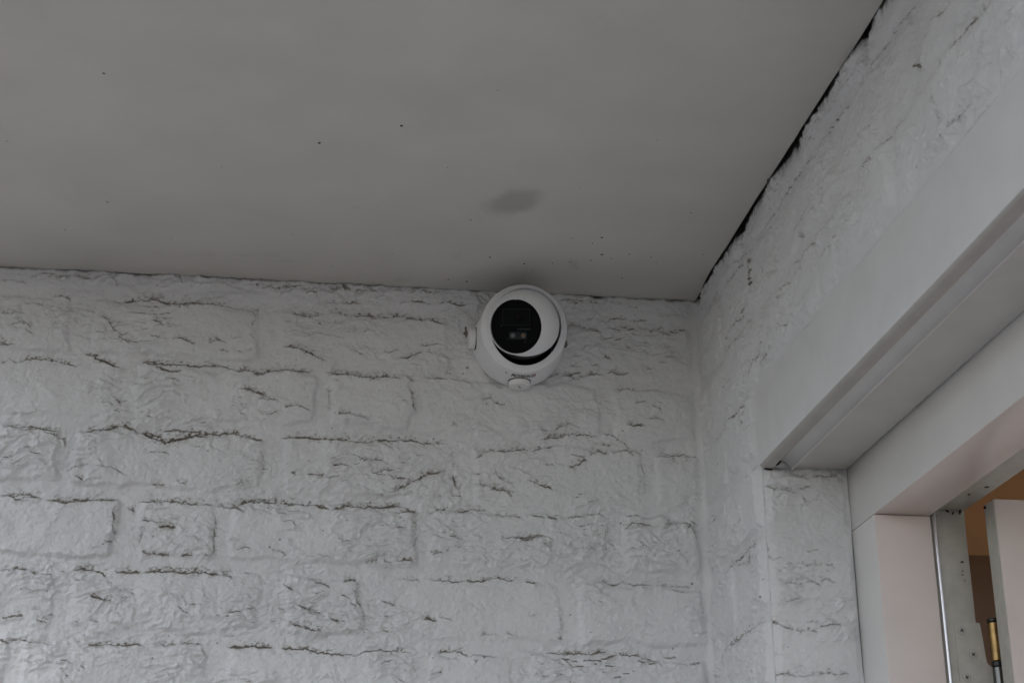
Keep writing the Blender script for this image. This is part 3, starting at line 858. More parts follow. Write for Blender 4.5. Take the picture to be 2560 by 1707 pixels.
    def emit(name, sel, skirt):
        jj, ii = np.nonzero(sel)
        if len(jj) == 0: return None
        q = np.stack([idx[jj, ii], idx[jj, ii + 1], idx[jj + 1, ii + 1], idx[jj + 1, ii]], 1)
        used, inv = np.unique(q, return_inverse=True)
        q = inv.reshape(q.shape)
        pts, nn, dd, ss = P2[used], N2[used], D2[used], S2[used]
        if skirt:
            pad = np.zeros((nv + 1, nu + 1), bool); pad[1:-1, 1:-1] = sel
            E = []
            c = pad[1:-1, 1:-1]
            a = c & ~pad[:-2, 1:-1]; j, i = np.nonzero(a); E.append(np.c_[idx[j, i], idx[j, i + 1]])
            a = c & ~pad[2:, 1:-1]; j, i = np.nonzero(a); E.append(np.c_[idx[j + 1, i + 1], idx[j + 1, i]])
            a = c & ~pad[1:-1, :-2]; j, i = np.nonzero(a); E.append(np.c_[idx[j + 1, i], idx[j, i]])
            a = c & ~pad[1:-1, 2:]; j, i = np.nonzero(a); E.append(np.c_[idx[j, i + 1], idx[j + 1, i + 1]])
            E = np.concatenate(E)
            eu, einv = np.unique(E, return_inverse=True)
            einv = einv.reshape(E.shape)
            top = P2[eu]; base = len(pts); m = len(eu)
            pts = np.concatenate([pts, top, top - N * .010])
            nn = np.concatenate([nn, N2[eu], N2[eu]]); dd = np.concatenate([dd, D2[eu], D2[eu]]); ss = np.concatenate([ss, S2[eu], S2[eu]])
            q = np.concatenate([q, np.stack([base + einv[:, 1], base + einv[:, 0], base + m + einv[:, 0], base + m + einv[:, 1]], 1)])
        if flip: q = q[:, ::-1]
        me = np_mesh(name, pts, q)
        me.attributes.new('dirt', 'FLOAT', 'POINT').data.foreach_set('value', dd.astype(np.float32))
        me.attributes.new('soot_shade', 'FLOAT', 'POINT').data.foreach_set('value', ss.astype(np.float32))
        me.normals_split_custom_set_from_vertices(nn.astype(np.float32))
        return link(name, me, M_wall, parent)

    emit('mortar', (co < 0) & cells, False)
    for i in range(len(bricks)):
        emit('brick', (co == i) & cells, True)

TOPS = [2.4850, 2.4058, 2.3245, 2.2412, 2.1576, 2.0724, 1.9858, 1.9010]
BH = .0675
LAY = {
 0: [(-1.14, -.925), (-.910, -.705), (-.690, -.482), (-.467, -.258), (-.243, -.136), (-.120, -.004)],
 1: [(-1.24, -1.05), (-1.035, -.7775), (-.7520, -.555), (-.5303, -.3199), (-.3009, -.1282), (-.1100, -.006)],
 2: [(-1.13, -.932), (-.9147, -.7125), (-.6954, -.4815), (-.4651, -.364), (-.3527, -.1338), (-.1130, -.008)],
 3: [(-1.20, -1.005), (-.9891, -.7738), (-.7616, -.5425), (-.5181, -.3143), (-.2889, -.0798), (-.0627, -.008)],
 4: [(-1.11, -.908), (-.8917, -.7063), (-.6793, -.5918), (-.5745, -.3575), (-.3398, -.126), (-.1065, -.010)],
 5: [(-1.18, -.976), (-.9596, -.7691), (-.7467, -.5383), (-.5093, -.4182), (-.4, -.1852), (-.1651, -.010)],
 6: [(-1.23, -1.025), (-1.008, -.8113), (-.7949, -.595), (-.5696, -.3578), (-.3384, -.2434), (-.2242, -.012)],
 7: [(-1.12, -.915), (-.900, -.690), (-.674, -.464), (-.448, -.352), (-.336, -.126), (-.110, -.012)],
}
back_bricks = [(a, b, TOPS[k] - BH, TOPS[k]) for k, row in LAY.items() for a, b in row]

back_wall = empty('brick_wall', (-.55, 0, 0))
tag(back_wall, 'white painted rough brick wall facing the viewer, behind the security camera', 'wall')

def back_extra(u, v, h):
    d = -u                                            # distance from the inside corner
    fade = sstep(.002, .020, d)
    fil = .0065 * np.clip(1 - d / .012, 0, 1) ** 2       # filler smoothed into the corner
    return h * (.25 + .75 * fade) + fil

def back_gap_shade(u, v):  # dark gap line and shade below the ceiling edge, put into the colour
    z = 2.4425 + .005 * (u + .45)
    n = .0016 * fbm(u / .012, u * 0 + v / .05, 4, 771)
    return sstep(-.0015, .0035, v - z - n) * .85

back_patches = [(-.5588, 2.4376, .0026, .0026, 1, 's'),
    (-.2985, 2.3890, .0025, .011, .9, 'd'), (-.1745, 2.3790, .005, .008, .9, 'd'),
    (-.440, 2.4385, .06, .006, .8, 'f'), (-.53, 2.4340, .05, .006, .7, 'f'), (-.36, 2.4400, .05, .004, .9, 'f'),
    (-.14, 2.4380, .08, .005, .6, 'f'), (-.80, 2.4340, .06, .006, .6, 'f'),
    (-.115, 2.3650, .035, .012, .35, 'f'), (-.035, 2.2320, .03, .012, .5, 'f'), (-.055, 2.1470, .03, .008, .5, 'f'),
    (-.05, 2.1500, .028, .006, .6, 'f'), (-.035, 2.3700, .02, .012, .5, 'f'), (-.12, 2.2500, .03, .006, .6, 'f'),
    (-.2950, 2.0740, .012, .006, .5, 'f'), (-.445, 2.0300, .05, .02, .35, 'f'), (-.70, 2.03, .06, .02, .35, 'f'),
    (-.62, 2.105, .05, .012, .4, 'f'), (-.66, 2.2390, .03, .006, .7, 'f'), (-.62, 2.1600, .05, .006, .6, 'f'),
    (-.79, 2.385, .05, .02, .35, 'f'), (-.22, 2.335, .05, .01, .5, 'f')]
for (px, pz, r) in [(-.318, 2.430, .0012), (-.4245, 2.3817, .0013), (-.4585, 2.3290, .001), (-.083, 2.423, .001)]:
    back_patches.append((px, pz, r * 1.3, r * 1.3, .9, 's'))
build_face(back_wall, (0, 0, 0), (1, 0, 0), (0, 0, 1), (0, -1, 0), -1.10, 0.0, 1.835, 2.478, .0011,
           back_bricks, parse_lines(BACK_LINES), back_patches, 5, height_extra=back_extra, soot_shade_fn=back_gap_shade)
# the rest of the wall, out of the picture
box('wall_body', -4.2, 0.0, .012, .22, 0, 2.60, M_wall, back_wall)
mesh('wall_face', [(-4.2, .004, 0), (0, .004, 0), (0, .004, 1.84), (-4.2, .004, 1.84)], [(0, 1, 2, 3)], M_wall, back_wall)
mesh('wall_face', [(-4.2, .003, 1.84), (-1.10, .003, 1.84), (-1.10, .003, 2.50), (-4.2, .003, 2.50)], [(0, 1, 2, 3)], M_wall, back_wall)

# side wall with the door opening
W = -.227          # opening edge
side_wall = empty('brick_wall', (.1, -.7, 0))
tag(side_wall, 'white painted brick side wall around the doorway, at right angles to the back wall', 'wall')
side_bricks = []
for k in range(8):
    t = TOPS[k]
    if k < 3:
        off = (0, .105, .03)[k]
        e = -.012 - off
        side_bricks.append((e + .006, -.006, t - BH, t)) if off else None
        while e > -1.35:
            side_bricks.append((e - .205, e - .006, t - BH, t)); e -= .212
    elif k % 2:
        side_bricks.append((W + .0005, -.118, t - BH, t)); side_bricks.append((-.104, -.006, t - BH, t))
    else:
        side_bricks.append((W + .0005, -.012, t - BH, t))

ARR = .0022
def side_extra(u, v, h):
    d = -u
    fade = sstep(.002, .018, d)
    h = h * (.2 + .8 * fade) + .0060 * np.clip(1 - d / .012, 0, 1) ** 2
    e = u - (W + ARR)                                  # arris of the opening, only below the lintel
    low = v < 2.246
    f2 = np.where(low, sstep(0, .010, e), 1)
    rnd = np.where(low & (e < .009), -ARR * np.clip(1 - e / .009, 0, 1) ** 2, 0)
    t = 2.2465 - v
    f3 = np.where((u < W) & (v < 2.256), sstep(2.245, 2.256, v), 1)
    return h * f2 * (.25 + .75 * f3) + rnd

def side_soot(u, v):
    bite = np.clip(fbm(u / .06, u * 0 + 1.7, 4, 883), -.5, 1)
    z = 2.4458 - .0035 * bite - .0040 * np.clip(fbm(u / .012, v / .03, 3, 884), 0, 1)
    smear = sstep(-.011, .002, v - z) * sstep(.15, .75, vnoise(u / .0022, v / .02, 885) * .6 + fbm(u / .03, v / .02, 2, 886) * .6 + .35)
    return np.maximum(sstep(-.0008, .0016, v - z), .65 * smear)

keep_side = lambda uu, vv: (vv > 2.2455) | (uu > W + ARR)
side_patches = [(-.030, 2.430, .02, .012, .5, 'f'), (-.13, 2.425, .06, .01, .3, 'f'), (-.18, 2.065, .035, .018, .75, 'f'),
                (-.12, 2.05, .04, .012, .4, 'f'), (-.19, 2.225, .02, .012, .6, 'f'), (-.10, 2.33, .05, .03, .3, 'f'),
                (-.0290, 2.355, .002, .003, 1, 's'), (-.25, 2.245, .003, .003, 1, 's')]
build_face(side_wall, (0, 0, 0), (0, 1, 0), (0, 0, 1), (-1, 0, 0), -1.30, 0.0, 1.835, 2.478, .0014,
           side_bricks, [(min(1, s * 1.15), p) for s, p in parse_lines(SIDE_LINES)], side_patches, 207, keep=keep_side, height_extra=side_extra, soot_shade_fn=side_soot, relief=1.0, auto=.5, joint=1.0)
XF = .099          # front of the door frame
rev_bricks = []
for k in range(3, 8):
    rev_bricks.append((ARR + .001, .0972, TOPS[k] - BH, TOPS[k]))
def rev_extra(u, v, h):
    e = u - ARR
    rnd = -ARR * np.clip(1 - e / .009, 0, 1) ** 2
    return h * sstep(0, .010, e) * sstep(-.0005, .006, .0985 - u) + rnd
def rev_crack_shade(u, v):  # shade of the crack beside the frame, put into the colour
    n = fbm(v / .05, v * 0 + 3.1, 3, 991)
    return sstep(.0978 - .0010 * np.clip(n + .35, 0, 1), .0985, u) * sstep(-.35, .15, n) * .95
build_face(side_wall, (0, W, 0), (1, 0, 0), (0, 0, 1), (0, -1, 0), ARR, .0987, 1.835, 2.162, .0013,
           rev_bricks, parse_lines(REVEAL_LINES), [(.045, 2.115, .03, .01, .4, 'f'), (.05, 2.045, .035, .012, .55, 'f'), (.05, 2.03, .04, .01, .5, 'f')], 409,
           height_extra=rev_extra, soot_shade_fn=rev_crack_shade, relief=.9, auto=.7, joint=.6)
# solid parts of that wall
box('wall_body', .012, .205, W + .012, .0, 0, 2.60, M_wall, side_wall)
box('wall_body', .012, .205, -3.2, W + .012, 2.25, 2.60, M_wall, side_wall)
box('wall_body', .002, .205, -3.2, -1.45, 0, 2.25, M_wall, side_wall)
mesh('wall_face', [(.002, -3.2, 2.248), (.002, -1.30, 2.248), (.002, -1.30, 2.50), (.002, -3.2, 2.50)], [(0, 1, 2, 3)], M_wall, side_wall)
mesh('wall_face', [(.003, W, 0), (.003, 0, 0), (.003, 0, 1.84), (.003, W, 1.84)], [(0, 1, 2, 3)], M_wall, side_wall)
mesh('wall_face', [(.002, W + .003, 0), (.099, W + .003, 0), (.099, W + .003, 1.84), (.002, W + .003, 1.84)], [(0, 1, 2, 3)], M_wall, side_wall)

# ------------------------------------------------------------------ ceiling panel
ceiling = empty('ceiling_panel', (-1.2, -1.1, 2.45))
tag(ceiling, 'smooth grey-beige painted ceiling board over the corner', 'ceiling')
def build_ceiling():
    xs = np.unique(np.r_[np.arange(-1.08, -.0072, .004), -.0072])
    ys = np.unique(np.r_[np.arange(-1.24, -.0030, .004), -.0030])
    X, Y = np.meshgrid(xs, ys)
    Xe = X.copy()
    Xe[:, -1] += .0009 * fbm(ys / .09, ys * 0 + 2.2, 3, 55) + .0042 * sstep(-.10, -.003, ys)
    Ye = Y.copy(); Ye[-1, :] += .0006 * fbm(xs / .06, xs * 0 + 5.2, 3, 57)
    Z = 2.4450 + .005 * (X + .45) + .0003 * fbm(X / .25, Y / .25, 2, 59)
    st = np.zeros(X.shape)
    def el(cx, cy, rx, ry, ang, soft):
        c, s = math.cos(ang), math.sin(ang)
        a = ((X - cx) * c + (Y - cy) * s) / rx; b = (-(X - cx) * s + (Y - cy) * c) / ry
        return sstep(1 + soft, 1 - soft, np.hypot(a, b) + .10 * fbm(X / .015, Y / .015, 2, 61))
    st = np.maximum(st, .50 * el(-.2765, -.2560, .0390, .0260, math.atan2(-.0793, .0586) + math.pi, .5))     # damp smudge
    r = np.hypot((X + .2390) / 1.0, (Y + .060) / 1.15)
    ring = np.exp(-((r - .082) / .012) ** 2) * .13 + np.exp(-((r - .055) / .016) ** 2) * .12
    st = np.maximum(st, ring * (.6 + .5 * fbm(X / .03, Y / .03, 2, 63)))
    st = np.maximum(st, .14 * np.exp(-(((X + .236) / .045) ** 2 + ((Y + .022) / .026) ** 2)))           # grime and painted contact shade over the camera
    st = np.maximum(st, .22 * el(-.322, -.105, .006, .016, .2, .5))
    st = np.maximum(st, .30 * el(-.178, -.095, .006, .022, -.4, .6))
    for (cx, cy, rx, ry, s) in [(-.60, -.072, .11, .012, .16), (-.73, -.066, .05, .010, .12), (-.55, -.060, .06, .006, .2), (-.42, -.022, .10, .010, .16), (-.35, -.05, .06, .012, .1)]:
        q = np.exp(-(((X - cx) / rx) ** 2 + ((Y - cy + .1 * (X - cx)) / ry) ** 2))
        st = np.maximum(st, 1.5 * s * q * (.7 + .6 * fbm(X / .02, Y / .008, 2, 65)))
    st = np.maximum(st, .08 * sstep(-.10, .9, fbm(X / .10, Y / .06, 4, 67)) * sstep(-.5, -.05, Y))
    st = np.maximum(st, .5 * np.exp(-(-.0030 - Y) / .004) * sstep(-.2, .6, fbm(X / .02, Y / .02, 3, 69)))
    st = np.clip(st, 0, 1)
    ny, nx = X.shape
    P = np.stack([Xe, Ye, Z], -1).reshape(-1, 3)
    idx = np.arange(nx * ny).reshape(ny, nx)
    q = np.stack([idx[:-1, :-1], idx[1:, :-1], idx[1:, 1:], idx[:-1, 1:]], -1).reshape(-1, 4)      # faces down
    n = nx * ny
    loop = np.r_[idx[0, :], idx[1:, -1], idx[-1, -2::-1], idx[-2:0:-1, 0]]
    m = len(loop)
    P = np.concatenate([P, P[loop], P[loop] + np.array([0, 0, .012])])
    k = np.arange(m); k2 = (k + 1) % m
    q = np.concatenate([q, np.stack([n + k, n + k2, n + m + k2, n + m + k], 1)])
    me = np_mesh('ceiling_board', P, q)
    me.attributes.new('dirt', 'FLOAT', 'POINT').data.foreach_set('value', np.r_[st.ravel(), np.full(2 * m, .9)].astype(np.float32))
    link('ceiling_board', me, M_ceil, ceiling)
build_ceiling()
# fly specks: little raised dots
def speck_mesh():
    bm = bmesh.new()
    bmesh.ops.create_icosphere(bm, subdivisions=1, radius=1.0)
    for v in bm.verts:
        v.co.x *= 1 + .25 * math.sin(7 * v.co.y + 3 * v.co.z); v.co.y *= 1 + .2 * math.sin(5 * v.co.x)
    me = bpy.data.meshes.new('speck'); bm.to_mesh(me); bm.free()
    me.materials.append(M_speck)
    return me
SPK = speck_mesh()
SPECKS = [(-.7108, -.4822, 1.5, .4), (-.4985, -.3676, 1.5, 2.6), (-.4175, -.4153, 1.5, .3), (-.727, -.199, .9, 0), (-.3187, -.2046, .9, 0),
          (-.1603, -.1774, 1.4, .2), (-.1507, -.1297, 1.5, .2), (-.2391, -.0916, 1.2, 0), (-.118, -.1353, .9, 0), (-.168, -.160, .9, 1), (-.195, -.172, .7, 0),
          (-.137, -.120, .8, 0), (-.161, -.112, .9, 0), (-.185, -.104, .7, 0), (-.205, -.098, .8, 0), (-.09, -.130, .8, 0), (-.283, -.105, 1.1, 0), (-.226, -.075, .7, 0),
          (-.302, -.030, 1.3, 0), (-.325, -.033, 1.0, 0), (-.112, -.065, .9, 0), (-.080, -.115, .6, 0), (-.072, -.255, .8, 0), (-.030, -.145, .7, 0),
          (-.60, -.30, .6, 0), (-.82, -.33, .7, 0), (-.45, -.22, .5, 0), (-.36, -.33, .6, 0), (-.21, -.30, .5, 0), (-.52, -.14, .6, 0), (-.66, -.11, .6, 0), (-.78, -.12, .7, 0),
          (-.33, -.50, .6, 0), (-.15, -.42, .5, 0), (-.40, -.10, .6, 0), (-.47, -.055, .6, 0)]
for (sx, sy, s, a) in SPECKS:
    o = bpy.data.objects.new('speck', SPK); COL.objects.link(o); o.parent = ceiling
    o.matrix_parent_inverse = Matrix.Translation(-ceiling.location)
    o.location = (sx, sy, 2.4447 + .005 * (sx + .45)); o.rotation_euler = (0, 0, a)
    o.scale = (.00135 * s, .0008 * s, .0006 * s)

# ------------------------------------------------------------------ lintel casing over the doorway
lintel = empty('lintel_casing', (0, -.9, 2.15))
tag(lintel, 'smooth white wooden casing board with grooved underside above the doorway', 'casing')
rngl = np.random.RandomState(3)
r = .006
arc = [(-.0035 + r - r * math.cos(a), 2.1525 + r - r * math.sin(a)) for a in np.linspace(0, math.pi / 2, 7)]
fascia = [(.0132, 2.2440), (-.0020, 2.2440), (-.0035, 2.2425)] + arc + [(.0118, 2.1525), (.0132, 2.1540)]
ys_f = [-.2330 - .0015] + list(np.linspace(-.26, -1.50, 26))
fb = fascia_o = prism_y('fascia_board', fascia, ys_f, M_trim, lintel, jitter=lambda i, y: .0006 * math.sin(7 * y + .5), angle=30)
fascia_o.data.materials.append(M_lip)              # shade under the lip put into a darker colour
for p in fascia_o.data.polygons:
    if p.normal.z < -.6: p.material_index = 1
cav = [(.0152 + .0180 * math.sin(a), 2.1650 - .0125 * (1 - math.cos(a))) for a in np.linspace(0, math.pi / 2, 14)]
cav2 = [(.0340, 2.1522), (.0352, 2.1520), (.0362, 2.1530), (.0366, 2.1550)]
soff = cav + cav2 + [(.0970, 2.1562), (.0970, 2.24), (.0152, 2.24)]
n_in = len(cav) + 4
jn = np.random.RandomState(8).rand(4000)
jit = lambda i, y: (.0012 - .0010 * abs(math.sin(5.3 * y + .4)) - .0013 * float(jn[int(-y * 260)]) * float(jn[int(-y * 40) + 900])) if i in (n_in, n_in + 1) else 0.0
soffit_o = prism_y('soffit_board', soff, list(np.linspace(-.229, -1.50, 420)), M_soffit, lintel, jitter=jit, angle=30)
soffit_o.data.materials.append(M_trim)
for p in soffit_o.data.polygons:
    if p.normal.x < -.35: p.material_index = 1  # side-facing faces lighter than the underside: light put into the colour
def crumb(name, loc, sc, rot, mat, parent, seed):
    rg = np.random.RandomState(seed)
    bm = bmesh.new(); bmesh.ops.create_icosphere(bm, subdivisions=2, radius=1.0)
    for v in bm.verts: v.co *= 1 + rg.uniform(-.35, .35)
    me = bpy.data.meshes.new(name); bm.to_mesh(me); bm.free()
    o = link(name, me, mat, parent)
    o.matrix_parent_inverse = Matrix.Translation(-parent.location)
    o.location = loc; o.scale = sc; o.rotation_euler = rot
    return o
crumb('gap_shade_blob', (.0140, -.2445, 2.1575), (.0035, .004, .0042), (0, .3, 0), M_black, lintel, 4)  # black blobs stand in for the dark open gap at the lip's end
crumb('gap_shade_blob', (.0065, -.2335, 2.1515), (.0060, .0012, .0012), (0, .1, 0), M_black, lintel, 5)

# ------------------------------------------------------------------ door frame
frame = empty('door_frame', (.15, -.30, 0))
tag(frame, 'glossy off-white wooden door frame set in the brick opening', 'door frame')
ZH = 2.0868
bm = bmesh.new()
bm_box(bm, XF, .161, -1.50, -.205, ZH, 2.215, .0011)
bm_box(bm, .1612, .205, -1.50, -.205, 2.0990, 2.215, .0010)
head_o = bm_obj('frame_head', bm, M_frame, frame, 35)
bm = bmesh.new()
bm_box(bm, XF, .161, -.2965, -.205, 0, ZH - .0003, .0014)
jamb_o = bm_obj('jamb', bm, M_frame, frame, 35)
for o, ax in ((head_o, 2), (jamb_o, 1)):              # warm light from the room put into the reveal's colour
    o.data.materials.append(M_reveal_warm)
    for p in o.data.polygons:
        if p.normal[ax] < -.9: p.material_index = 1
box('rebate', .1612, .205, -.2840, -.205, 0, 2.0985, M_frame_old, frame, .0010)
bm = bmesh.new(); bm_box(bm, .1612, .205, -1.49, -.2842, 2.0975, 2.0989, .0004)
bm_obj('rebate', bm, M_frame_old, frame, 35)
bm = bmesh.new(); bm_box(bm, XF, .161, -1.50, -1.41, 0, ZH - .0003, .0014)
bm_obj('jamb', bm, M_frame, frame, 35)
Z3 = (Vector((1, 0, 0)), Vector((0, 1, 0)), Vector((0, 0, 1)))
lathe('seal_strip', [(0, 0), (.0026, 0), (.0026, 2.096), (0, 2.096)], (Vector((.1692, -.2856, 0)), *Z3), M_seal, frame, 16)
lathe('seal_strip', [(0, 0), (.0024, 0), (.0024, 1.12), (0, 1.12)], (Vector((.1640, -.288, 2.0960)), Vector((1, 0, 0)), Vector((0, 0, 1)), Vector((0, -1, 0))), M_ring, frame, 12)
for i, (x_, y_, z_, sx, sy, sz) in enumerate([(.1635, -.289, 2.0935, .003, .002, .003), (.186, -.2846, 2.0960, .003, .0008, .0010), (.192, -.2850, 2.0940, .0010, .0008, .002), (.200, -.2850, 2.0955, .003, .0012, .0012),
                                (.172, -.2846, 2.0900, .0015, .0008, .0015), (.185, -.345, 2.0970, .0010, .0016, .0004), (.193, -.372, 2.0970, .0008, .003, .0004)]):
    crumb('dirt_crumb', (x_, y_, z_), (sx, sy, sz), (.2 * i, .3 * i, .5 * i), M_black, frame, 20 + i)
for i, (x_, z_, s) in enumerate([(.1965, 2.041, .0012), (.1960, 2.031, .0007), (.1955, 2.027, .0007), (.1975, 2.021, .0006)]):
    crumb('dirt_crumb', (x_, -.2842, z_), (s * 1.4, .0004, s), (0, 0, 0), M_speck, frame, 40 + i)
# hinge plate let into the rebate
YP = -.2850
pl = [(.1802, 1.840), (.1802, 1.9735), (.1806, 1.9752), (.1820, 1.9762), (.2075, 1.9762), (.2084, 1.9755), (.2100, 1.9600), (.2112, 1.9400), (.2120, 1.9345), (.2140, 1.9318), (.2160, 1.9308), (.2175, 1.9300), (.2175, 1.840)]
nP = len(pl)
plate = mesh('hinge_plate', [(x_, YP, z_) for x_, z_ in pl] + [(x_, YP + .0022, z_) for x_, z_ in pl],
             [tuple(range(nP))] + [tuple(range(nP, 2 * nP))[::-1]] + [(i, i + nP, (i + 1) % nP + nP, (i + 1) % nP) for i in range(nP)], M_frame_old, frame)
bm = bmesh.new(); bm.from_mesh(plate.data); bmesh.ops.recalc_face_normals(bm, faces=bm.faces[:]); bm.to_mesh(plate.data); bm.free()
for (sx, sz, rot) in [(.1877, 1.9676, .5), (.1976, 1.9428, .75), (.1880, 1.9190, .4)]:
    F = (Vector((sx, YP, sz)), Vector((1, 0, 0)), Vector((0, 0, 1)), Vector((0, -1, 0)))
    s = lathe('screw', [(.0050, -.0006), (.0049, .0002), (.0044, .0004), (.0043, -.0001), (.0040, .0005), (.0025, .0007), (0, .0007)], F, M_frame_old, frame, 28)
    bm = bmesh.new()
    for k in range(2):
        mb = bmesh.ops.create_cube(bm, size=1.0)
        for v in mb['verts']:
            x_, y_, z_ = v.co.x * .0046, v.co.y * .0003, v.co.z * .0010
            a = rot + k * math.pi / 2
            v.co = Vector((sx + x_ * math.cos(a) - z_ * math.sin(a), YP - .0008 + y_ - .00008 * k, sz + x_ * math.sin(a) + z_ * math.cos(a)))
    bm_obj('cross_recess', bm, M_slot, s)
KX, KY = .2212, -.2900
def cyl(name, z0, z1, r_, mat, parent):
    return lathe(name, [(0, z0), (r_ * .85, z0), (r_, z0 + r_ * .12), (r_, z1 - r_ * .12), (r_ * .85, z1), (0, z1)], (Vector((KX, KY, 0)), *Z3), mat, parent, 36)
cyl('hinge_knuckle', 1.840, 1.9292, .0061, M_steel, frame)
cyl('washer', 1.9293, 1.9350, .0065, M_ring, frame)

# ------------------------------------------------------------------ door leaf standing open into the room
door = empty('door', (.23, -.30, 0))
tag(door, 'pale door leaf standing open behind the frame, hinge side visible', 'door')
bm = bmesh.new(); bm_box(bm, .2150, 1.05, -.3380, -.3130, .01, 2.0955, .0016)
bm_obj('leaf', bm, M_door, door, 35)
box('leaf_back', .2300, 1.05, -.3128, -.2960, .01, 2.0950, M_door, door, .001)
edge = box('leaf_edge', .2142, .2149, -.3368, -.3140, .02, 2.0945, M_frame_old, door)
cyl('hinge_knuckle', 1.9351, 1.9755, .0060, M_brass, door)
cyl('washer', 1.9756, 1.9800, .0065, M_ring, door)
crumb('dirt_crumb', (.2165, -.3300, 2.0940), (.0018, .0035, .0022), (.3, .2, .4), M_black, door, 61)
crumb('dirt_crumb', (.2140, -.3175, 2.0920), (.0018, .0018, .0018), (.3, .2, .4), M_black, door, 62)

# ------------------------------------------------------------------ the room behind the door
room = empty('interior_room', (1.6, .5, 0))
tag(room, 'orange painted interior seen through the gap beside the open door', 'room')
box('room_wall', .2052, 2.6, .75, .90, 0, 2.75, M_orange, room)
box('room_wall', .2052, .2300, .0, .75, 0, 2.75, M_orange, room)
box('room_wall', .2054, .2120, W + .03, .0, 0, 2.75, M_orange, room)
box('room_wall', .2054, .2120, -3.2, -.20, 2.22, 2.75, M_orange, room)
box('room_wall', .2054, .2120, -3.2, -1.50, 0, 2.22, M_orange, room)
box('room_ceiling', .2052, 2.6, -3.2, .90, 2.76, 2.85, M_inceil, room)
box('room_floor', .2052, 2.6, -3.2, .90, -.02, .012, M_inceil, room)
box('brown_block', .40, 2.2, .48, .745, .02, 2.285, M_brown, room, .125)  # brown block added to darken the lower part of the door gap
# unseen far side, opening added between sill and head to let sky light in
box('room_wall', 2.45, 2.6, -3.2, .75, 0, .5, M_orange, room)
box('room_wall', 2.45, 2.6, -3.2, .75, 2.6, 2.76, M_orange, room)

# ------------------------------------------------------------------ roof added above the ceiling to block light, ground
roof = empty('light_block_roof', (-1.7, -1.3, 2.6))
tag(roof, 'unseen flat roof slab added above the ceiling board to block light', 'roof')
box('roof_light_block', -1.10, .20, -1.27, .22, 2.602, 2.66, M_light_block_roof, roof)
box('fascia', -1.10, -.004, -1.295, -1.272, 2.435, 2.66, M_light_block_roof, roof)  # fascias added to keep light out of the void above the ceiling
box('fascia', -1.125, -1.102, -1.295, -.002, 2.435, 2.66, M_light_block_roof, roof)  # added as well, to keep light out of the void
g = mesh('ground', [(-60, -60, 0), (60, -60, 0), (60, 60, 0), (-60, 60, 0)], [(0, 1, 2, 3)], M_ground)
tag(g, kind='structure')

# ------------------------------------------------------------------ security camera
CX, CZ = -.2344, 2.375
secam = empty('security_camera', (CX, 0, CZ))
tag(secam, 'white turret security camera on a round base, mounted below the ceiling', 'security camera')
FB = (Vector((CX, 0, CZ)), Vector((1, 0, 0)), Vector((0, 0, 1)), Vector((0, -1, 0)))     # h grows out of the wall
base_prof = [(.0400, .0040), (.0560, .0040), (.0567, .0046), (.0569, .0060), (.0562, .012), (.0552, .026), (.0544, .0360), (.0540, .0400)]
lathe('contact_shade_ring', [(.0550, -.002), (.0550, .0039)], FB, M_blackpl, secam, 96)  # black ring added as the contact shade between base and wall
lathe('junction_base', base_prof, FB, M_plastic, secam, 128, angle=60)
# cover ring: its mouth leans down, so the ball can tilt
ring_prof = [(.0540, .0400), (.0537, 0), (.0533, 0), (.0528, 0), (.0518, 0), (.0504, 0), (.0490, 0), (.0474, 0), (.0462, 0), (.0453, 0), (.0446, 0), (.0440, 0), (.0438, 0), (.0437, 0), (.0437, .0300)]
LIP = [0, -.006, -.0025, -.0006, .0004, .0012, .0026, .0050, .0080, .0112, .0128, .0128, .0118, .0080, 0]
def ring_mod(a, k, r_, h_):
    s = math.sin(a)
    if k == 0 or k == len(ring_prof) - 1: return r_, h_
    po = .0590 + .0115 * s
    t = max(0.0, min(1.0, (k - 4) / 6.0))
    rise = LIP[k] * (1.0 + .25 * s * t)
    low = max(0.0, -s) ** 2
    return r_ + low * t * .0022 - max(0.0, s) * t * .0016, max(po + rise - low * t * .0045, .0405)
lathe('cover_ring', ring_prof, FB, M_plastic, secam, 160, mod=ring_mod, angle=50)
lathe('inner_well', [(.0424, .012), (.0, .012)], FB, M_blackpl, secam, 48)
lathe('inner_sleeve', [(.0433, .046), (.0433, .012)], FB, M_blackpl, secam, 96)
# ball
BC = Vector((CX - .0020, -.067, CZ))
tv = Vector((-0.148036, -0.914148, -0.377385)); rv_ = Vector((0.987679, -0.156239, -0.008972)); uv_ = Vector((-0.05076, -0.374063, 0.926013))
RB = .0436
fn = Vector((-0.468084, -0.792420, -0.391112)).normalized()
f2 = (Vector((0, 0, 1)) - fn * fn.z).normalized()         # up on the face
f1 = f2.cross(fn).normalized()                              # right on the face, seen from outside
f1, f2 = f1 * math.cos(.157) - f2 * math.sin(.157), f2 * math.cos(.157) + f1 * math.sin(.157)
RF = .0335
hc = math.sqrt(RB * RB - RF * RF)
cutn = (rv_ * .10 + uv_ * .55 + tv * .83).normalized(); cutc = -.0015
bm = bmesh.new()
bmesh.ops.create_uvsphere(bm, u_segments=96, v_segments=64, radius=RB)
rot = Matrix((f1, f2, fn)).transposed()
bmesh.ops.transform(bm, matrix=rot.to_4x4(), verts=bm.verts[:])
bmesh.ops.translate(bm, vec=BC, verts=bm.verts[:])
g_ = bm.verts[:] + bm.edges[:] + bm.faces[:]
bmesh.ops.bisect_plane(bm, geom=g_, plane_co=BC + fn * hc, plane_no=fn, clear_outer=True)
g_ = bm.verts[:] + bm.edges[:] + bm.faces[:]
bmesh.ops.bisect_plane(bm, geom=g_, plane_co=BC + cutn * cutc, plane_no=cutn, clear_inner=True)
ball = bm_obj('eyeball_shell', bm, M_plastic, secam, 50)
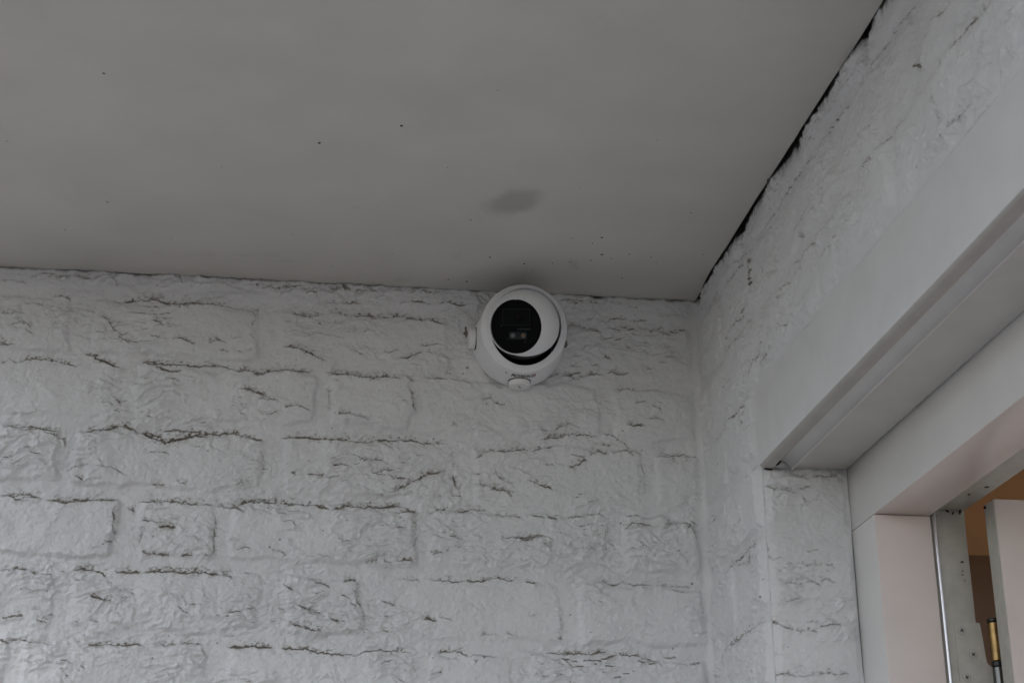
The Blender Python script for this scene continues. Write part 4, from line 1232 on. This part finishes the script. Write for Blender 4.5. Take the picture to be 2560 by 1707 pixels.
md = ball.modifiers.new('thickness', 'SOLIDIFY'); md.thickness = .0012; md.offset = -1
bm = bmesh.new(); bmesh.ops.create_uvsphere(bm, u_segments=64, v_segments=40, radius=RB - .0016)
bmesh.ops.transform(bm, matrix=rot.to_4x4(), verts=bm.verts[:]); bmesh.ops.translate(bm, vec=BC, verts=bm.verts[:])
bmesh.ops.bisect_plane(bm, geom=bm.verts[:] + bm.edges[:] + bm.faces[:], plane_co=BC + fn * (hc - .0045), plane_no=fn, clear_outer=True)
bm_obj('eyeball_core', bm, M_blackpl, secam, 50)
FF = (BC + fn * hc, f1, f2, fn)
bezel = lathe('bezel', [(.0325, -.0035), (.0325, -.0004), (.0329, .0004), (.0335, .0004), (.0340, -.0004), (.0337, -.0022)], FF, M_plastic, secam, 128, angle=60)
face = lathe('face_plate', [(.0326, -.0032), (0, -.0032)], FF, M_blackpl, secam, 96)
def fpt(x, y, z): return FF[0] + f1 * (x * 1.10) + f2 * (y * 1.10) + fn * z
def rrect(name, x0, x1, y0, y1, r_, z0, z1, mat, parent, hollow=0.0, n=6):
    def loop(a, b, c, d, rr):
        P = []
        for (cx, cy, s) in [(b - rr, d - rr, 0), (a + rr, d - rr, 1), (a + rr, c + rr, 2), (b - rr, c + rr, 3)]:
            for k in range(n + 1):
                t = (s + k / n) * math.pi / 2
                P.append((cx + rr * math.cos(t), cy + rr * math.sin(t)))
        return P
    L = loop(x0, x1, y0, y1, r_); m = len(L)
    if not hollow:
        V = [fpt(x, y, z0) for x, y in L] + [fpt(x, y, z1) for x, y in L]
        F = [(i, (i + 1) % m, m + (i + 1) % m, m + i) for i in range(m)] + [tuple(range(m, 2 * m))]
    else:
        I = loop(x0 + hollow, x1 - hollow, y0 + hollow, y1 - hollow, max(r_ - hollow, .0002))
        V = [fpt(x, y, z0) for x, y in L] + [fpt(x, y, z1) for x, y in L] + [fpt(x, y, z1) for x, y in I] + [fpt(x, y, z0) for x, y in I]
        F = []
        for i in range(m):
            j = (i + 1) % m
            F += [(i, j, m + j, m + i), (m + i, m + j, 2 * m + j, 2 * m + i), (2 * m + i, 2 * m + j, 3 * m + j, 3 * m + i)]
    return mesh(name, V, F, mat, parent)
rrect('lens_housing', -.0160, .0158, .0010, .0190, .0016, -.0032, -.0020, M_module, face)
rrect('housing_rim', -.0160, .0158, .0010, .0190, .0016, -.0021, -.0018, M_edge, face, hollow=.00045)
FL = (fpt(.0030, .0105, -.0020), f1, f2, fn)
lathe('lens_barrel', [(.0072, 0), (.0072, .0006), (.0064, .0007), (.0058, .0001), (.0050, .0002), (.0040, .0010), (.0020, .0013), (0, .0014)], FL, M_module, face, 48)
lathe('lens_glint', [(.0011, .0015), (0, .0016)], (fpt(.0030, .0105, -.0020), f1, f2, fn), M_red, face, 16)
rrect('led_strip', -.0085, .0118, -.0142, -.0062, .0012, -.0032, -.0022, M_edge, face)
for (lx, m_) in [(-.0040, M_led), (.0082, M_ledorange)]:
    c = (fpt(lx, -.0100, -.0022), f1, f2, fn)
    l = lathe('led', [(.0029, 0), (.0027, .0010), (.0020, .0010), (.0017, .0002)], c, M_led, face, 28)
    lathe('led_chip', [(.0018, .0003), (.0012, .0008), (0, .0009)], c, m_, l, 20)
for (sx, sy) in [(-.0175, .0008), (.0155, -.0024), (-.0112, -.0142), (.0100, -.0165)]:
    lathe('screw', [(.0011, -.0030), (.0010, -.0022), (0, -.0020)], (fpt(sx, sy, 0), f1, f2, fn), M_edge, face, 14)
rrect('housing_highlight', .0010, .0140, -.0040, -.0022, .0006, -.0032, -.0024, M_edge, face)  # lighter strip painted in as a highlight below the housing
glass = lathe('front_glass', [(.0325, -.0002), (0, -.0002)], FF, M_glass, secam, 96)
rrect('bezel_notch', -.0018, .0018, .0292, .0305, .0004, -.0004, .0001, M_plastic2, bezel)
# conduit plugs
def plug(axis, e1_, e2_, p_, slot, ex=0.0):
    O = Vector((CX, -p_, CZ))
    F = (O, e1_, e2_, axis)
    r_ = .0128
    pg = lathe('conduit_plug', [(.0136, .0500), (.0136, .0556), (.0133, .0560), (r_, .0560), (r_, .0600 + ex), (r_ - .0008, .0607 + ex), (r_ - .0020, .0608 + ex), (0, .0608 + ex)], F, M_plastic2, secam, 64, angle=50)
    lathe('seam', [(.0141, .0500), (.0141, .0553), (.0136, .0554)], F, M_slot, pg, 64)
    if slot is not None:
        c, s = math.cos(slot), math.sin(slot)
        d1 = e1_ * c + e2_ * s; d2 = -e1_ * s + e2_ * c
        V = []
        for hh in (.0600 + ex, .0609 + ex):
            for (a, b) in [(-.0048, -.0005), (.0048, -.0005), (.0048, .0005), (-.0048, .0005)]:
                V.append(O + d1 * a + d2 * b + axis * hh)
        mesh('slot', V, [(0, 1, 2, 3), (4, 5, 6, 7), (0, 1, 5, 4), (1, 2, 6, 5), (2, 3, 7, 6), (3, 0, 4, 7)], M_slot, pg)
    return pg
plug(Vector((-1, 0, 0)), Vector((0, 0, 1)), Vector((0, -1, 0)), .0165, None, .0020)
plug(Vector((0, 0, -1)), Vector((1, 0, 0)), Vector((0, -1, 0)), .0178, 2.0, .0006)
# printed lettering wrapped round the lower side of the base
def base_r(p_):
    return float(np.interp(p_, [q[1] for q in base_prof[1:]], [q[0] for q in base_prof[1:]]))
def lettering(name, text, x_at, size, mat):
    cu = bpy.data.curves.new(name, 'FONT'); cu.body = text; cu.size = 1.0; cu.offset = .03
    to = bpy.data.objects.new(name + '_src', cu); COL.objects.link(to)
    dg = bpy.context.evaluated_depsgraph_get(); dg.update()
    me = bpy.data.meshes.new_from_object(to.evaluated_get(dg))
    bpy.data.objects.remove(to)
    co = np.array([v.co[:] for v in me.vertices]); wid = co[:, 0].max()
    for v in me.vertices:
        s = x_at + v.co.x * size[0]; p_ = size[2] + v.co.y * size[1]
        rr = base_r(p_) + .00025
        a = s / .054
        v.co = Vector((CX + rr * math.sin(a), -p_, CZ - rr * math.cos(a)))
    o = link(name, me, mat, secam)
    return wid * size[0]
SZ = (.0046, .0115, .0325)
w1 = lettering('lettering', 'PROVISION', -.0125, SZ, M_ink)
lettering('lettering', 'ISR', -.0125 + w1 + .0010, SZ, M_inkred)
a_h = -.0195 / .054
hp = Vector((CX + .0540 * math.sin(a_h), -.0375, CZ - .0540 * math.cos(a_h)))
nh = Vector((math.sin(a_h), 0, -math.cos(a_h)))
lathe('screw_hole', [(.0016, .0003), (0, .0003)], (hp, Vector((math.cos(a_h), 0, math.sin(a_h))), Vector((0, -1, 0)), nh), M_ink, secam, 20)
